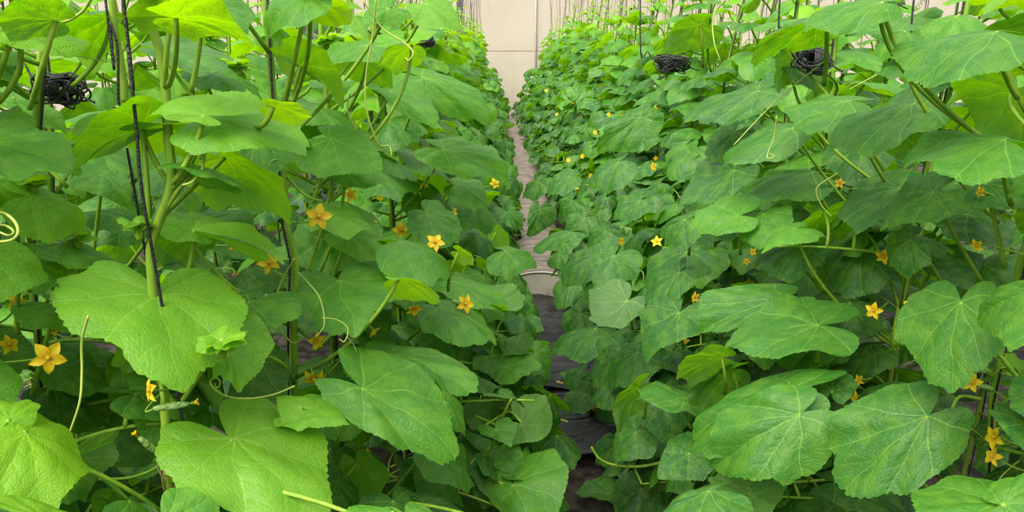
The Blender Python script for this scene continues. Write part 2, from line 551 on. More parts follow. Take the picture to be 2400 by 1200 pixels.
def outline(side_seed, teeth=True):
    g = np.random.default_rng(side_seed)
    deg = np.array([0, 6, 14, 26, 38, 50, 62, 72, 86, 98, 110, 124, 137, 148, 157, 165, 180.0])
    rr = np.array([1.0, .945, .88, .80, .755, .745, .745, .70, .655, .64, .62, .565, .53, .46, .30, .11, .03])
    rr = rr * (1 + 0.032 * g.standard_normal(len(rr)) * np.array([0.3] + [1] * 13 + [0.5, 0.3, 0.2]))
    sharp = g.uniform(0.0, 0.06)
    rr[6] += sharp; rr[10] += sharp * 0.5
    dd = np.linspace(0, 180, 361)
    r = np.interp(dd, deg, rr)
    ker = np.hanning(13); ker /= ker.sum()
    r = np.convolve(np.pad(r, 6, mode='reflect'), ker, mode='valid')
    r[-8:] = np.interp(dd[-8:], deg, rr)
    nt = g.integers(27, 34)
    ph = (dd / 180 * nt) % 1.0
    saw = np.where(ph < 0.65, ph / 0.65, (1 - ph) / 0.35)
    if teeth:
        r = r * (1 + 0.034 * (saw - 0.5) * np.clip((172 - dd) / 20, 0, 1))
    return dd, r


def leaf_grid(seed, nth, nr, teeth=True):
    """flat leaf in its own coordinates; returns uv (n,2) and faces"""
    dl, rl = outline(seed * 2 + 1, teeth)
    dr, rrr = outline(seed * 2 + 2, teeth)
    th = np.linspace(-180, 180, nth + 1)
    # sample extra near the tip for a clean point
    R = np.where(th < 0, np.interp(-th, dl, rl), np.interp(th, dr, rrr))
    thr = np.radians(th)
    uv = [(0.0, 0.0)]
    for j in range(1, nr + 1):
        rho = (j / nr) ** 0.92
        # inner rings are rounder than the rim
        rad = rho * R
        uv += list(zip(np.sin(thr) * rad, np.cos(thr) * rad))
    n1 = nth + 1
    faces = [(0, 1 + i + 1, 1 + i) for i in range(nth)]
    for j in range(nr - 1):
        a, b = 1 + j * n1, 1 + (j + 1) * n1
        faces += [(a + i, a + i + 1, b + i + 1, b + i) for i in range(nth)]
    # orientation: +z up
    faces = [tuple(f) for f in faces]
    return np.array(uv), faces


def leaf_height(uv, seed, dome=0.2, wave=0.10, tip=0.25, fold=0.0, lobe_up=0.0):
    g = np.random.default_rng(seed + 999)
    u, v = uv[:, 0], uv[:, 1]
    r = np.hypot(u, v)
    th = np.arctan2(u, v)
    d = np.min([np.abs(np.abs(th) - a) for a in VEINS], axis=0)
    z = -dome * r * r
    ph = g.uniform(0, 6.28, 4)
    z += wave * r ** 2 * (0.6 * np.sin(3 * th + ph[0]) + 0.5 * np.sin(5 * th + ph[1])) * (1 - 0.5 * np.exp(-((np.abs(th) - math.pi) / 0.4) ** 2))
    z += 0.012 * r * r * np.sin(13 * th + ph[2])
    z -= tip * np.clip(v - 0.45, 0, 1) ** 2
    z += fold * np.abs(u)
    z += lobe_up * np.clip(-v, 0, 1)
    z += 0.030 * r * np.minimum(d / 0.25, 1.0)
    z += 0.018 * np.sin(9 * u + ph[3]) * np.sin(8 * v + ph[1]) * np.minimum(r * 3, 1)
    return z


def flip_faces(faces):
    return [tuple(reversed(f)) for f in faces]


GRID_CACHE = {}


def get_grid(seed, nth, nr):
    key = (seed, nth, nr)
    if key not in GRID_CACHE:
        uv, fc = leaf_grid(seed, nth, nr, nth > 50)
        # make the faces point along +z
        a, b, c = fc[len(fc) // 2][:3]
        pa, pb_, pc = uv[a], uv[b], uv[c]
        cr = (pb_[0] - pa[0]) * (pc[1] - pa[1]) - (pb_[1] - pa[1]) * (pc[0] - pa[0])
        a, b, c = fc[0][:3]
        pa, pb2, pc2 = uv[a], uv[b], uv[c]
        cr0 = (pb2[0] - pa[0]) * (pc2[1] - pa[1]) - (pb2[1] - pa[1]) * (pc2[0] - pa[0])
        fixed = []
        for i, f in enumerate(fc):
            s = cr0 if i < nth else cr
            fixed.append(f if s > 0 else tuple(reversed(f)))
        GRID_CACHE[key] = (uv, fixed)
    return GRID_CACHE[key]


def leaf_mesh_unit(seed, nth, nr, mat=None, **kw):
    uv, fc = get_grid(seed, nth, nr)
    z = leaf_height(uv, seed, **kw)
    v = np.column_stack([uv, z])
    return mesh_from('leaf', v, fc, mat or M_LEAF, True, uv * 0.5 + 0.5)


def lk(n, nth, nr, s0, mat=None):
    out = []
    for i in range(n):
        g = np.random.default_rng(s0 + i)
        out.append(leaf_mesh_unit(s0 + i, nth, nr, mat, dome=g.uniform(0.15, 0.50), wave=g.uniform(0.07, 0.18), tip=g.uniform(0.0, 0.5),
                                  fold=g.uniform(-0.32, 0.06), lobe_up=g.uniform(-0.25, 0.15)))
    return out


LIB_NEAR = lk(14, 120, 12, 100)
LIB_MID = lk(12, 72, 7, 200, leaf_material(1))
LIB_FAR = lk(10, 40, 4, 300, M_LEAF_FAR)

# ------------------------------------------------------------------ plants
PLANTS = []   # dicts: root, loc, stem(list of pts), Y


def mixc(a, b, t):
    return tuple(x + (y - x) * t for x, y in zip(a, b))


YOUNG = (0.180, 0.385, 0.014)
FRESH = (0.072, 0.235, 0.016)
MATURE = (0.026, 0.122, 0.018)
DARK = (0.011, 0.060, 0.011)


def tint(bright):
    """0 dark leaf, from age and painted-in canopy shade ... 1 young yellow-green leaf"""
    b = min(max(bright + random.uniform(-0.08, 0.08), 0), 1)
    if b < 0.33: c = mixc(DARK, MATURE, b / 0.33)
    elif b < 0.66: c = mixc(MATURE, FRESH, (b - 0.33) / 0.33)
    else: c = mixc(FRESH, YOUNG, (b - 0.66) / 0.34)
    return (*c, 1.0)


class Plant:
    def __init__(self, name, loc, path, label, group, row):
        self.loc = np.array(loc, dtype=float)
        self.path = np.asarray(path, dtype=float)     # world points, bottom to top
        self.root = new_obj(name, None, None, tuple(loc))
        set_props(self.root, label, 'plant', group)
        self.extra = MB()
        self.row = row
        self.n_leaf = 0

    def at_z(self, z):
        zs = self.path[:, 2]
        z = min(max(z, zs[0]), zs[-1])
        return np.array([np.interp(z, zs, self.path[:, 0]), np.interp(z, zs, self.path[:, 1]), z])


BLOCK = []   # (px, py, rad, Y): heroes which fill leaves may not cover


def bez(p0, p1, p2, n):
    t = np.linspace(0, 1, n)[:, None]
    return (1 - t) ** 2 * p0 + 2 * t * (1 - t) * p1 + t * t * p2


def petiole_pts(start, base, arrive, n=9):
    """curve from the stem node to the leaf base, arriving from below along 'arrive'"""
    L = np.linalg.norm(base - start)
    ctrl = base - arrive * L * 0.42
    return bez(start, ctrl, base, n)


# hero leaf pose: the plane (through a chosen depth) on which the four marked points of the leaf
# come closest to a real leaf's proportions
_N = []
for el in np.radians(np.arange(4, 90, 7)):
    for az in np.radians(np.arange(0, 360, 12)):
        _N.append((math.cos(el) * math.cos(az), math.cos(el) * math.sin(az), math.sin(el)))
_N = np.array(_N)


def fit_leaf(base, tip, la, lb, Y, side):
    c_px = (0.5 * (base[0] + tip[0]), 0.5 * (base[1] + tip[1]))
    C = at(*c_px, Y)
    rays = np.array([ray(*p) for p in (base, tip, la, lb)])
    view = (CAM_POS - C); view /= np.linalg.norm(view)
    cand = _N if side != 'f' else -_N
    nv = cand @ view
    cand = cand[nv > 0.13] if side == 't' else cand[nv < -0.13]
    den = cand @ rays.T                                   # (m,4)
    cand, den = cand[np.abs(den).min(1) > .02], den[np.abs(den).min(1) > .02]
    s = (cand @ (C - CAM_POS))[:, None] / den
    ok = s.min(1) > .05
    cand, s = cand[ok], s[ok]
    if not len(cand): return None
    P = CAM_POS + rays[None] * s[:, :, None]              # (m,4,3)
    t, a, b = P[:, 1] - P[:, 0], P[:, 2] - P[:, 0], P[:, 3] - P[:, 0]
    dot = lambda x, y: (x * y).sum(1)
    S2 = (dot(t, t) + (dot(a, a) + dot(b, b)) / .49) / 3
    S = np.sqrt(S2)
    loss = (dot(t, t) / S2 - 1) ** 2 + 2 * (dot(a, a) / S2 - .49) ** 2 + 2 * (dot(b, b) / S2 - .49) ** 2
    loss += (dot(a, t) / S2 - .297) ** 2 + (dot(b, t) / S2 - .297) ** 2 + 1.5 * (dot(a, b) / S2 + .275) ** 2
    loss += .28 * (1 - np.abs(cand[:, 2])) ** 2 + 40 * np.maximum(S - .19, 0)
    loss += 8 * np.maximum(np.ptp(P[:, :, 1], axis=1) - .3, 0) + 5 * (P[:, :, 1].min(1) < .62)
    i = int(loss.argmin())
    return loss[i], cand[i], P[i], S[i]


hero_count = 0


def near_plant(p, zoff=0.06):
    best = None
    for pl in PLANTS:
        if pl.loc[1] > 7: continue
        q = pl.at_z(p[2] - zoff)
        d = math.hypot(q[0] - p[0], (q[1] - p[1]))
        if best is None or d < best[0]:
            best = (d, pl)
    return best[1]


HERO_LEAVES = []


def hero_leaf(base, tip, la, lb, Y, side='t', bright=0.55, pet=None, dome=None, wave=None, tipd=None, fold=None):
    if base[0] > 1230: bright -= .14 if Y > 2.3 else .07  # right bed tinted darker; the stronger cut paints canopy shade into path-side leaves
    HERO_LEAVES.append((base, tip, la, lb, Y, side, bright, pet, dome, wave, tipd, fold))
    xs = [base[0], tip[0], la[0], lb[0], base[0] - .42 * (tip[0] - base[0])]; ys = [base[1], tip[1], la[1], lb[1], base[1] - .42 * (tip[1] - base[1])]
    cx, cy = (min(xs) + max(xs)) / 2, (min(ys) + max(ys)) / 2
    BLOCK.append((cx, cy, (max(xs) - min(xs)) / 2, (max(ys) - min(ys)) / 2, Y))


def build_hero_leaf(base, tip, la, lb, Y, side, bright, pet, dome, wave, tipd, fold):
    global hero_count
    hero_count += 1
    got = fit_leaf(base, tip, la, lb, Y, side)
    if got is None:
        print('no pose', base); return
    _, n, P, S = got
    B, T, A, C = P
    t = T - B
    # which lateral point is on the -u side when seen from the top face
    if np.cross(t, A - B) @ n < 0: A, C = C, A      # A: left (u<0)
    a = (A - B - .33 * t); c = (C - B - .33 * t)
    g = np.random.default_rng(hero_count + 40)
    uv, fc = get_grid(500 + hero_count % 23, 150 if Y < 1.9 else 110, 16 if Y < 1.9 else 11)
    z = leaf_height(uv, hero_count,
                    dome=g.uniform(0.14, 0.32) if dome is None else dome,
                    wave=g.uniform(0.07, 0.14) if wave is None else wave,
                    tip=g.uniform(0.05, 0.45) if tipd is None else tipd,
                    fold=g.uniform(-0.12, 0.05) if fold is None else fold,
                    lobe_up=g.uniform(-0.15, 0.1)) * min(S, 0.2)
    z = z + 0.22 * min(S, .2) * 0.5          # keep the marked points on the plane
    u, v = uv[:, 0:1], uv[:, 1:2]
    pts = v * t + np.where(u < 0, (-u / .64) * a, (u / .64) * c) + z[:, None] * n
    pts -= pts[0]
    pl = near_plant(B)
    me = mesh_from('leaf', pts, fc, M_LEAF, True, uv * 0.5 + 0.5)
    o = new_obj('leaf', me, pl.root, tuple(B - pl.loc))
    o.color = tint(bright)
    pl.n_leaf += 1
    if pet is not None:
        start = at(pet[0], pet[1], Y + (pet[2] if len(pet) > 2 else 0.0))
    else:
        q0 = pl.at_z(B[2])
        start = pl.at_z(B[2] - 0.06 - 0.75 * math.hypot(q0[0] - B[0], q0[1] - B[1]))
        ds_ = start - B
        if np.linalg.norm(ds_) > 0.45:
            start = B + np.array([np.sign(ds_[0]) * .03, .06, -.11])
        else:
            start[1] = max(start[1], B[1] + .015)
    dirv = start - B
    L = np.linalg.norm(dirv)
    down = -n if n[2] > 0 else n
    arrive = -(0.6 * down + 0.4 * (start - B) / max(L, 1e-3)); arrive /= np.linalg.norm(arrive)
    pm = MB(); pm.tube(petiole_pts(start, B, arrive, 12) - B, 0.0042, 0.0034, 7)
    po = new_obj('petiole', mesh_from('petiole', pm.v, pm.f, M_STEM), o)


# ---- flowers
def petal_mesh(seed, narrow=1.0):
    g = np.random.default_rng(seed)
    nu, nv = 5, 8
    v, uvs = [], []
    for j in range(nv + 1):
        t = j / nv
        w = np.interp(t, [0, .15, .35, .55, .75, .9, 1], [.20, .27, .34, .31, .20, .09, .0]) * narrow
        w = max(w, 0.006)
        for i in range(nu):
            s = i / (nu - 1) * 2 - 1
            x = s * w
            y = 0.12 + t * 0.95
            z = 0.10 * s * s * w * 3 + 0.16 * t - 0.32 * t * t * g.uniform(0.8, 1.2) + 0.012 * math.sin(6 * t + s * 4)
            v.append((x, y, z)); uvs.append((i / (nu - 1), t))
    f = [(j * nu + i, j * nu + i + 1, (j + 1) * nu + i + 1, (j + 1) * nu + i) for j in range(nv) for i in range(nu - 1)]
    return mesh_from('petal', v, f, M_PETAL, True, uvs)


PETALS = [petal_mesh(i, 0.85 + 0.06 * i) for i in range(4)]


def flower_far_mesh(seed):
    """five petals and the tube behind them"""
    v, f, uvs = [], [], []
    for k in range(5):
        a = 2 * math.pi * k / 5 + 0.15 * math.sin(seed + k)
        ca, sa = math.cos(a), math.sin(a)
        b0 = len(v)
        for (x, y, z, t) in ((-0.14, 0.1, 0, 0), (0.14, 0.1, 0, 0), (-0.36, 0.55, 0.1, .5), (0.36, 0.55, 0.1, .5), (0, 0.6, 0.02, .5), (0, 1.05, 0.0, 1)):
            v.append((x * ca - y * sa, x * sa + y * ca, z)); uvs.append((x + .5, t))
        f += [(b0, b0 + 1, b0 + 4), (b0, b0 + 4, b0 + 2), (b0 + 1, b0 + 3, b0 + 4), (b0 + 2, b0 + 4, b0 + 5), (b0 + 4, b0 + 3, b0 + 5)]
    b0 = len(v)
    for k in range(6):
        a = 2 * math.pi * k / 6
        for (r, z) in ((0.16, 0.0), (0.10, -0.45)):
            v.append((r * math.cos(a), r * math.sin(a), z)); uvs.append((0.5, 0))
    for k in range(6):
        k2 = (k + 1) % 6
        f.append((b0 + 2 * k, b0 + 2 * k + 1, b0 + 2 * k2 + 1, b0 + 2 * k2))
    return mesh_from('flower', v, f, M_PETAL, True, uvs)


FLOWER_FAR = [flower_far_mesh(i) for i in range(3)]


def calyx_mesh():
    m = MB()
    m.tube([(0, 0, -0.62), (0, 0, -0.30), (0, 0, -0.05), (0, 0, 0.10)], [0.10, 0.15, 0.17, 0.13], sides=8)
    for k in range(5):
        a = 2 * math.pi * (k + 0.5) / 5
        m.tube([(0.15 * math.cos(a), 0.15 * math.sin(a), -0.2), (0.30 * math.cos(a), 0.30 * math.sin(a), -0.05), (0.46 * math.cos(a), 0.46 * math.sin(a), 0.05)], 0.035, 0.01, 4)
    return mesh_from('calyx', m.v, m.f, M_STEM)


CALYX = calyx_mesh()


def eye_mesh():
    m = MB()
    m.tube([(0, 0, 0.05), (0, 0, 0.14), (0, 0, 0.26), (0, 0, 0.3)], [0.13, 0.15, 0.12, 0.03], sides=8)
    return mesh_from('stamens', m.v, m.f, M_PETAL, True, [(0.5, 0.1)] * len(m.v))


EYE = eye_mesh()


def frame_from(n, roll):
    n = np.asarray(n, float); n /= np.linalg.norm(n)
    h = np.array([0, 0, 1.0]) if abs(n[2]) < 0.9 else np.array([0, 1.0, 0])
    x = np.cross(h, n); x /= np.linalg.norm(x)
    y = np.cross(n, x)
    c, s = math.cos(roll), math.sin(roll)
    x2, y2 = c * x + s * y, -s * x + c * y
    return Matrix(((x2[0], y2[0], n[0]), (x2[1], y2[1], n[1]), (x2[2], y2[2], n[2])))


HERO_FLOWERS = []


def hero_flower(px, py, size, face, Y=None, fruit=False, close=0.0):
    """face: direction the flower looks at, as (right, up, toward camera)"""
    if Y is None:
        Y = F_PX * 0.044 / size
    HERO_FLOWERS.append((px, py, size, face, Y, fruit, close))
    BLOCK.append((px, py, size * 0.45, size * 0.45, Y))


def make_flower(pl, p, n, r, roll, fruit, close, detailed, start=None):
    R = frame_from(n, roll)
    mat = Matrix.Translation(Vector(p - pl.loc)) @ R.to_4x4() @ Matrix.Scale(r, 4)
    nn = np.array(R.col[2])
    if not detailed:
        o = new_obj('flower', random.choice(FLOWER_FAR), pl.root)
        o.matrix_basis = mat
    else:
        o = new_obj('flower', CALYX, pl.root)
        o.matrix_basis = mat
        for k in range(5):
            q = new_obj('petal', PETALS[(k + int(p[0] * 100)) % 4], o)
            q.matrix_basis = Matrix.Rotation(2 * math.pi * k / 5 + random.uniform(-.08, .08), 4, 'Z') @ Matrix.Rotation(close + random.uniform(-.12, .12), 4, 'X')
        new_obj('stamens', EYE, o)
    tail = p - nn * r * 0.6
    if fruit:
        L = 0.055
        end = tail - nn * L * 0.9 + np.array([0, 0, 0.006])
        fm = MB(); fm.tube(bez(tail, tail - nn * L * .5 + np.array([0, 0, .004]), end, 7) - pl.loc, [.0028, .0046, .0056, .006, .0058, .0048, .003], sides=8)
        fm.build('young_fruit', M_FRUIT, pl.root)
        tail = end
    st = pl.at_z(p[2] - 0.01) if start is None else start
    d = st - tail
    if np.linalg.norm(d) > 0.10: st = tail + d / np.linalg.norm(d) * 0.10
    sp_pts = bez(tail, tail - nn * 0.03 + np.array([0, 0, -.01]), st, 7)
    if detailed:
        sm = MB(); sm.tube(sp_pts - pl.loc, 0.0014, 0.0017, 5)
        so = new_obj('stalk', mesh_from('stalk', sm.v, sm.f, M_STEM), o)
        so.matrix_parent_inverse = o.matrix_basis.inverted()
    else:
        pl.extra.tube(sp_pts, 0.0014, 0.0017, 4, cap=False)


# ---- tendrils
HERO_TENDRILS = []


def hero_tendril(pts, Y, r=0.0016, mat=None, name='tendril'):
    HERO_TENDRILS.append((pts, Y, r, mat, name))


def coil_pts(p0, p1, turns, rad, n=60):
    """a spring-like spiral from p0 to p1"""
    p0, p1 = np.asarray(p0), np.asarray(p1)
    ax = (p1 - p0); L = np.linalg.norm(ax); ax = ax / L
    u = np.cross(ax, (0.3, 1, 0.2)); u /= np.linalg.norm(u); w = np.cross(ax, u)
    out = []
    for i in range(n):
        t = i / (n - 1)
        a = 2 * math.pi * turns * t ** 1.2
        rr = rad * min(1, t * 2.5)
        out.append(p0 + ax * L * t + rr * (math.cos(a) * u + math.sin(a) * w))
    return np.array(out)
# ------------------------------------------------------------------ marked leaves, flowers and tendrils of the near plants
H = hero_leaf
# bed on the brighter side
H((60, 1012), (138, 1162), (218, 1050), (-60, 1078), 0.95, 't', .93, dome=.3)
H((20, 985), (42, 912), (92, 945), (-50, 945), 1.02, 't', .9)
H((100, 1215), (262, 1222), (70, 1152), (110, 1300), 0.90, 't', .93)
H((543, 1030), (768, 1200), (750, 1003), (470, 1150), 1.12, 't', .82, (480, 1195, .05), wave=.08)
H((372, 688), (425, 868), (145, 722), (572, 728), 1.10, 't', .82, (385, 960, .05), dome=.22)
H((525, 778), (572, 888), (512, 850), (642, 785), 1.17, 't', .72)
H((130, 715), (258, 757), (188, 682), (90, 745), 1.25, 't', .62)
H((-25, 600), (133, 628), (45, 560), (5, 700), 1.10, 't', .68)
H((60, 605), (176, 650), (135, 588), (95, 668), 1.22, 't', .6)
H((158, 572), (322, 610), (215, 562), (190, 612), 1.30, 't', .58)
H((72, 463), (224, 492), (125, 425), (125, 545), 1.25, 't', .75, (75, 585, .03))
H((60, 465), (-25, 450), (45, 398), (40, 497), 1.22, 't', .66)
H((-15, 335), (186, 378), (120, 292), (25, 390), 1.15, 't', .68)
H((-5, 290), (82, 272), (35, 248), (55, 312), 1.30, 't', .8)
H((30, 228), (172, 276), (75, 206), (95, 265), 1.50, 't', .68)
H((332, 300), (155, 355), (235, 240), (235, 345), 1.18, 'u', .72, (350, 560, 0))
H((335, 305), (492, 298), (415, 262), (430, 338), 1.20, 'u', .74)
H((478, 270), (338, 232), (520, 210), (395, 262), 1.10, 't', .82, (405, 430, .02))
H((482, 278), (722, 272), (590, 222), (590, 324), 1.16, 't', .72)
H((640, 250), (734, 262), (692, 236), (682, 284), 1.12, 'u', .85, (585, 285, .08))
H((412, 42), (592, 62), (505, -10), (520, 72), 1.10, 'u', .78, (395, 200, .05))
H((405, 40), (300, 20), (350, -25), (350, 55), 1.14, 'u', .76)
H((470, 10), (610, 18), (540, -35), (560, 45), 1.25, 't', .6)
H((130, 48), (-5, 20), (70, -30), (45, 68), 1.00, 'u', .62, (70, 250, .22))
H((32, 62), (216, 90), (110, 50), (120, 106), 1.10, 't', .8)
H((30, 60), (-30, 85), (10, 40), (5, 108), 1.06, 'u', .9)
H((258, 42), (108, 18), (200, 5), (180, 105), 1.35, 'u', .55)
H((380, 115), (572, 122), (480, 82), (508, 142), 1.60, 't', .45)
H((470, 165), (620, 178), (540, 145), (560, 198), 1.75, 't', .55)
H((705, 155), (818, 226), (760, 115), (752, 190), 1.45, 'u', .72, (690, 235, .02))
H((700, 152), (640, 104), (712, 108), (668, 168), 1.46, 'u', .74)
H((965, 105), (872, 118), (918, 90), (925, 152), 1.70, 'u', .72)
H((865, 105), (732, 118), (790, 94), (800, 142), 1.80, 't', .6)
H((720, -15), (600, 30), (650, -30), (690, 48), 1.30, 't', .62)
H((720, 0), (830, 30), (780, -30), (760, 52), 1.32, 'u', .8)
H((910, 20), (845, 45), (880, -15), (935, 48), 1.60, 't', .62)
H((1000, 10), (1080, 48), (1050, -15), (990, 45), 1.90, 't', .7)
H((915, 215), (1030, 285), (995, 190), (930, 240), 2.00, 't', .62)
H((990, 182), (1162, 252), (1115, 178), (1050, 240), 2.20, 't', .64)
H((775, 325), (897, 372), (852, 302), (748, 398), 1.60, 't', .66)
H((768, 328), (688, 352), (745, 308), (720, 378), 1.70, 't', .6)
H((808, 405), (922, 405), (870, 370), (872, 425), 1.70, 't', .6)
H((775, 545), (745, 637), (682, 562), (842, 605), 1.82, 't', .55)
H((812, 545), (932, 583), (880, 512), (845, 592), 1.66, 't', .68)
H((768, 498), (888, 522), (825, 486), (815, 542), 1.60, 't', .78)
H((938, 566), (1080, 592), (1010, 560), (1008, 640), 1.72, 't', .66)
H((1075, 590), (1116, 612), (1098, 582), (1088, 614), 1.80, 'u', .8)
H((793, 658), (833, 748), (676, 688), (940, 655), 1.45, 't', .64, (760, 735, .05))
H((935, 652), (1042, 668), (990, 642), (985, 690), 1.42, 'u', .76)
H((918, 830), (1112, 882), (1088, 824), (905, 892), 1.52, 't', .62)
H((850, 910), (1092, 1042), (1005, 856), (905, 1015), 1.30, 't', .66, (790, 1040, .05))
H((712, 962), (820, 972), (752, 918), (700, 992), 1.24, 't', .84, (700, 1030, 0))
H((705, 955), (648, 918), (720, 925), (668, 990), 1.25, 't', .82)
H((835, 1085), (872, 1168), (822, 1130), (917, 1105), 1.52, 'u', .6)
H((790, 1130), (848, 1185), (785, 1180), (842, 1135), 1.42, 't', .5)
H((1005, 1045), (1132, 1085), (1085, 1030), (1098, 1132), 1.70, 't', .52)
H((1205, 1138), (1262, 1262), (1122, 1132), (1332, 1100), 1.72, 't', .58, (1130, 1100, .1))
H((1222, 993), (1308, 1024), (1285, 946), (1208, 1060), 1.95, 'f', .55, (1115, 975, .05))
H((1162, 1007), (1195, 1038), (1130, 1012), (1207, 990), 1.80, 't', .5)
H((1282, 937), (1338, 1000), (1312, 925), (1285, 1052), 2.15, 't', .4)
H((1198, 935), (1242, 936), (1195, 905), (1160, 915), 1.90, 't', .52)
H((1185, 860), (1260, 835), (1212, 820), (1212, 886), 2.10, 't', .48)
H((1195, 825), (1262, 814), (1230, 786), (1225, 832), 2.14, 'f', .5)
H((1255, 828), (1302, 862), (1290, 812), (1258, 872), 2.30, 't', .42)
H((1125, 716), (1228, 740), (1205, 690), (1150, 742), 2.00, 'f', .6)
H((1035, 720), (1177, 766), (1122, 708), (1080, 780), 1.82, 't', .6)
H((1060, 660), (1202, 692), (1130, 642), (1120, 702), 2.00, 't', .58)
H((1185, 588), (1268, 606), (1232, 578), (1192, 642), 2.30, 't', .5)
H((1040, 350), (1210, 396), (1150, 332), (1090, 398), 2.30, 't', .62)
H((1068, 432), (1152, 450), (1120, 410), (1110, 472), 2.40, 't', .6)
H((1000, 500), (1080, 560), (1072, 500), (1000, 570), 2.05, 't', .5)
H((455, 540), (668, 575), (560, 488), (600, 560), 1.32, 't', .85, (440, 640, .03))
H((455, 535), (320, 500), (400, 490), (400, 545), 1.34, 't', .72)
H((440, 545), (440, 605), (372, 562), (505, 560), 1.50, 'u', .45)
H((560, 500), (440, 495), (500, 480), (500, 518), 1.6, 't', .42)
H((240, 410), (305, 462), (185, 440), (300, 425), 1.55, 't', .6)
H((390, 395), (280, 430), (340, 385), (350, 440), 1.6, 't', .45)
H((330, 820), (285, 770), (265, 840), (345, 780), 1.2, 'u', .6)
H((130, 850), (265, 880), (200, 800), (190, 910), 1.3, 't', .42)
H((125, 910), (290, 960), (250, 890), (180, 985), 1.36, 't', .34)
H((275, 1030), (350, 1080), (320, 975), (230, 1090), 1.32, 't', .42)
H((160, 1080), (240, 1060), (235, 1010), (170, 1160), 1.1, 'u', .5)
# bed on the shadier side
H((2170, 978), (1964, 1142), (1960, 970), (2145, 1138), 1.25, 't', .52, (2255, 960, .1), dome=.18)
H((1873, 970), (1656, 1078), (1695, 955), (1842, 1122), 1.40, 't', .56, (1900, 1060, .1))
H((1862, 915), (1586, 980), (1760, 868), (1665, 1050), 1.50, 't', .45)
H((1917, 762), (1688, 777), (1845, 700), (1835, 833), 1.60, 't', .52)
H((1832, 702), (1632, 756), (1660, 684), (1765, 758), 1.75, 't', .52)
H((2250, 710), (2208, 893), (2092, 768), (2335, 800), 1.20, 't', .48, dome=.25)
H((2425, 685), (2256, 716), (2335, 668), (2370, 797), 1.10, 't', .58)
H((2345, 1180), (2165, 1240), (2150, 1122), (2330, 1300), 1.05, 't', .64)
H((2350, 1182), (2480, 1165), (2395, 1108), (2420, 1260), 1.04, 't', .62)
H((1730, 505), (1612, 512), (1705, 455), (1688, 546), 1.90, 't', .62)
H((1790, 502), (1772, 558), (1722, 535), (1846, 500), 1.84, 't', .54)
H((1862, 536), (1782, 556), (1835, 518), (1900, 556), 1.70, 't', .72)
H((1902, 405), (1724, 410), (1815, 393), (1785, 462), 2.00, 't', .5)
H((1722, 400), (1588, 462), (1640, 370), (1690, 450), 2.20, 't', .4)
H((1605, 515), (1530, 536), (1590, 498), (1590, 574), 2.10, 't', .42)
H((1590, 735), (1505, 822), (1502, 722), (1632, 765), 1.92, 't', .32)
H((1992, 236), (1830, 225), (1930, 203), (1900, 286), 1.70, 't', .5)
H((2142, 242), (1932, 292), (1995, 240), (2065, 312), 1.50, 't', .46)
H((2335, 75), (2090, 90), (2160, 55), (2210, 137), 1.20, 't', .55, (2385, 230, .02))
H((2340, 78), (2480, 30), (2390, 30), (2420, 110), 1.25, 'u', .7)
H((2118, 72), (1994, 50), (2055, 18), (2058, 84), 1.40, 't', .52)
H((2065, 5), (1888, 22), (1965, -25), (1970, 40), 1.25, 't', .58)
H((2060, 0), (2110, -20), (2100, 20), (2040, -30), 1.3, 't', .55)
H((1937, 42), (1752, 78), (1850, 26), (1865, 88), 1.40, 'u', .48)
H((2352, 328), (2128, 284), (2235, 280), (2205, 374), 1.20, 't', .48, (2370, 480, .02))
H((2185, 452), (2040, 508), (2140, 408), (2195, 505), 1.50, 't', .56)
H((2108, 440), (1950, 475), (2030, 408), (2010, 522), 1.70, 't', .46)
H((2240, 430), (2360, 420), (2290, 405), (2310, 448), 1.6, 't', .6)
H((2310, 430), (2480, 400), (2395, 370), (2395, 470), 1.30, 't', .38)
H((2192, 620), (2345, 672), (2280, 612), (2260, 690), 1.60, 't', .34, fold=.3)
H((2132, 562), (2052, 602), (2080, 545), (2120, 642), 1.55, 't', .40)
H((2135, 555), (2240, 565), (2180, 545), (2200, 580), 1.60, 't', .5)
H((1692, 840), (1578, 862), (1615, 814), (1625, 886), 1.70, 'u', .66)
H((1712, 866), (1594, 920), (1640, 868), (1665, 944), 1.72, 'u', .5)
H((1612, 935), (1498, 905), (1560, 886), (1570, 948), 1.80, 't', .5)
H((1495, 910), (1417, 980), (1450, 906), (1490, 955), 1.90, 'u', .62)
H((1948, 918), (1958, 848), (1905, 895), (2000, 890), 1.52, 't', .3)
H((2110, 932), (2140, 850), (2012, 918), (2196, 885), 1.60, 't', .36)
H((1490, 1012), (1432, 1078), (1440, 1005), (1518, 1055), 2.10, 't', .36)
H((1615, 1062), (1540, 1112), (1570, 1030), (1650, 1118), 1.72, 't', .34)
H((1660, 1152), (1520, 1205), (1595, 1146), (1690, 1235), 1.40, 't', .5)
H((1757, 1160), (1850, 1130), (1700, 1112), (1790, 1230), 1.50, 'f', .5)
H((1470, 705), (1392, 775), (1388, 690), (1470, 770), 2.25, 'f', .45)
H((1395, 597), (1302, 642), (1345, 578), (1370, 650), 2.80, 't', .42)
H((1440, 600), (1395, 665), (1388, 590), (1490, 640), 2.60, 't', .42)
H((1500, 275), (1392, 350), (1430, 290), (1490, 345), 3.40, 't', .45)
H((1855, 138), (1803, 205), (1815, 132), (1850, 190), 1.90, 'u', .4)
H((1858, 140), (1942, 190), (1920, 150), (1870, 180), 1.92, 't', .38)
H((1778, 213), (1598, 266), (1660, 212), (1720, 262), 2.20, 't', .46)
H((1858, 300), (1674, 348), (1760, 298), (1730, 372), 1.90, 't', .45)
H((1720, 310), (1655, 375), (1660, 320), (1740, 360), 2.3, 't', .42)
H((2020, 330), (2010, 400), (1930, 360), (2110, 350), 2.0, 't', .4)
